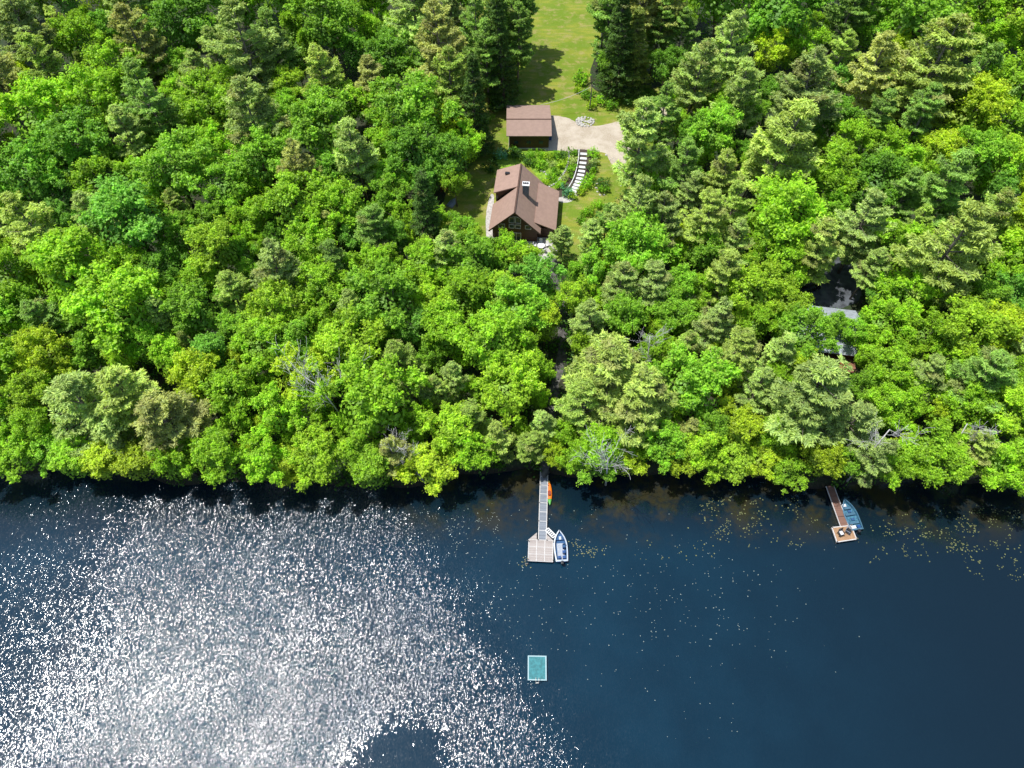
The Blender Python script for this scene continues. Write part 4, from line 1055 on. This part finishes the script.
# ------------------------------------------------------------------ swim raft
r0 = G(537.2, 668, .35)
rt = thing('swim_raft', (r0.x, r0.y, 0), math.radians(-1), 'teal swim raft with pale rim floating in open water', 'raft')
MB().box((0, 0, .33), (2.2, 2.85, .1)).build('deck', M['raft'], rt)
mb = MB()
for s in (-1, 1): mb.box((s*1.19, 0, .31), (.175, 3.2, .24)); mb.box((0, s*1.51, .31), (2.2, .175, .235))
mb.build('rim', M['raft_edge'], rt, bevel=.05)
for s in (-1, 1): MB().tube([(s*.8, -1.35, .05), (s*.8, 1.35, .05)], .26, 12).build('float', M['metal_dark'], rt)
mb = MB()
for s in (-.2, .2): mb.tube([(s, -1.3, .42), (s, -1.35, .95), (s, -1.75, .95), (s, -2.0, -.6)], .035, 6)
for k in range(3): mb.bar((-.2, -1.88-.02*k, .45-.3*k), (.2, -1.88-.02*k, .45-.3*k), .12, .05)
mb.build('ladder', M['pale_stone'], rt)

# ------------------------------------------------------------------ short dock with chairs
q0, q1 = G(830, 486, .5), G(845, 527.5, .5)
d = q0-q1; rz = math.atan2(d.y, d.x)-PI/2; Ls = d.length
sd = thing('dock', (q1.x, q1.y, 0), rz, 'short brown dock with a square tan platform and two chairs', 'dock')
for k in range(4): MB().box((0, .05+Ls*(k+.5)/4, .45), (1.15, Ls/4-.05, .08)).build('walkway_section', M['deck_red2'], sd)
mb = MB()
for s in (-1, 1): mb.box((s*.62, Ls/2, .46), (.09, Ls, .16))
mb.build('walkway_frame', M['frame_pale'], sd)
pc_ = G(844, 534, .5); pl = [G(*p, .5) for p in [(832, 527.5), (851, 525.5), (856.5, 539), (837, 542)]]
iv = Matrix.Rotation(-rz, 3, 'Z')
ploc = [iv @ (p-Vector((q1.x, q1.y, .5))) for p in pl]
mn = Vector((min(p.x for p in ploc), min(p.y for p in ploc))); mx = Vector((max(p.x for p in ploc), max(p.y for p in ploc)))
MB().prism([p.xy for p in ploc], .40, .52).build('platform', M['deck_tan'], sd)
mb = MB()
for a, b in zip(ploc, ploc[1:]+ploc[:1]): mb.bar(Vector((a.x, a.y, .44)), Vector((b.x, b.y, .44)), .14, .19)
mb.build('platform_frame', M['frame_pale'], sd)
for p in ploc: MB().tube([(p.x, p.y, -2), (p.x, p.y, .9)], .06, 8).build('post', M['post'], sd)
ac = make_chair(M['metal_dark'], M['cushion'], 'dock_chair'); ac.location = G(839.5, 534.5, .52); ac.rotation_euler = (0, 0, .3); ac.scale = (1.25,)*3
tag(ac, 'dark chair with a white cushion at left on the short dock', 'chair', 'chairs on the short dock')
ac2 = make_chair(M['tarp'], M['metal_dark'], 'dock_chair'); ac2.location = G(847, 532, .52); ac2.rotation_euler = (0, 0, .9); ac2.scale = (1.3,)*3
tag(ac2, 'grey reclined chair at right on the short dock', 'chair', 'chairs on the short dock')

# ------------------------------------------------------------------ floating leaves
def pads(name, label, spots, rmin, rmax, m, seed):
    r = random.Random(seed); vs = []; fs = []
    for px, py in spots:
        q = G(px, py, .012)
        if q.y > shore_y(q.x)-.3: continue
        R = r.uniform(rmin, rmax); a0 = r.uniform(0, 6.28); tx, ty = r.uniform(-.12, .12), r.uniform(-.12, .12)
        o = len(vs); n = 9
        ring = [(math.cos(a0+5.6*k/(n-1))*R, math.sin(a0+5.6*k/(n-1))*R*.9) for k in range(n)]
        vs.append((q.x, q.y, .015)); vs += [(q.x+x, q.y+y, .02+abs(tx*x+ty*y)) for x, y in ring]
        fs += [(o, o+1+k, o+2+k) for k in range(n-1)]
    me = bpy.data.meshes.new(name); me.from_pydata(vs, [], fs); me.materials.append(m)
    ob = bpy.data.objects.new(name, me); COL.objects.link(ob); tag(ob, label, 'water lilies', None, 'stuff')
rp = random.Random(21); sp = []
def gauss(n, cx, cy, sx, sy): return [(rp.gauss(cx, sx), rp.gauss(cy, sy)) for _ in range(n)]
def clus(n, x0, x1, y0, y1, k=6):
    o = []
    for _ in range(n):
        cx, cy = rp.uniform(x0, x1), rp.uniform(y0, y1)
        o += [(cx+rp.gauss(0, 3), cy+rp.gauss(0, 2)) for _ in range(rp.randint(1, k))]
    return o
sp += clus(75, 700, 815, 498, 545, 5)+clus(80, 885, 1024, 508, 550, 6)+clus(40, 860, 980, 525, 560, 4)+clus(22, 960, 1030, 550, 580, 6)+clus(18, 570, 602, 540, 556, 6)+clus(22, 640, 720, 530, 560, 2)+clus(6, 518, 530, 555, 566, 4)
pads('lily_pads', 'yellow-green lily pads scattered on the water by the shore', sp, .05, .12, mat('lily_pad', (.17, .185, .065), .5, .35, 1.5, bump=0), 3)
sp = []
for _ in range(1500):
    x, y = rp.uniform(380, 860), rp.uniform(508, 690)
    if rp.random() < math.exp(-max(0, x-500)/150)*math.exp(-((y-590)/75)**2): sp.append((x, y))
sp += clus(50, 600, 800, 545, 640, 3)+clus(90, 345, 500, 505, 545, 4)+[(rp.uniform(640, 740), rp.uniform(560, 740)) for _ in range(50)]
pads('floating_leaves', 'small floating leaves with their glint painted pale, dotted over the open water', sp, .025, .075, mat('wet_leaf_painted_glint', (.30, .36, .31), .3, .3, 1.5, bump=0), 4)  # pale leaf colour stands in for sun and sky glinting off wet leaves

# ------------------------------------------------------------------ tree labels
def where(r):
    px, py = r['px'], r['py']
    if r['y'] < shore_y(r['x'])+6:
        return 'on shore left of long dock' if px < 540 else ('on shore between the docks' if px < 830 else 'on shore right of short dock')
    if py < 110: z = 'in the far wood'
    elif py < 260: z = 'level with the cabin'
    elif py < 400: z = 'in the middle wood'
    else: z = 'just behind the shore'
    return z
seen = {}
for o, r in TREES:
    size = 'small' if r['W'] < 6.5 else ('large' if r['W'] > 10.5 else 'medium')
    kw = {'pine': 'pine', 'spruce': 'narrow spruce', 'broad': 'broadleaf tree', 'sapling': 'young tree'}[r['kind']]
    pxx = min(max(r['px']/10.24, 0), 100); pyy = min(max(r['py']/7.68, 0), 100)
    loc = '%d%% across, %d%% down' % (round(pxx), round(pyy))
    lab = '%s %s %s %s, %s' % (size, r['col'], kw, where(r), loc)
    if lab in seen: lab = '%s %s, %.1f%% across, %.1f%% down the photo' % (r['col'], kw, pxx, pyy)
    seen[lab] = 1
    tag(o, lab, {'pine': 'pine tree', 'spruce': 'spruce tree', 'broad': 'tree', 'sapling': 'young tree'}[r['kind']], {'pine': 'pines of the lakeside wood', 'spruce': 'spruces of the lakeside wood', 'broad': 'broadleaf trees of the lakeside wood', 'sapling': 'young trees filling gaps in the wood'}[r['kind']])
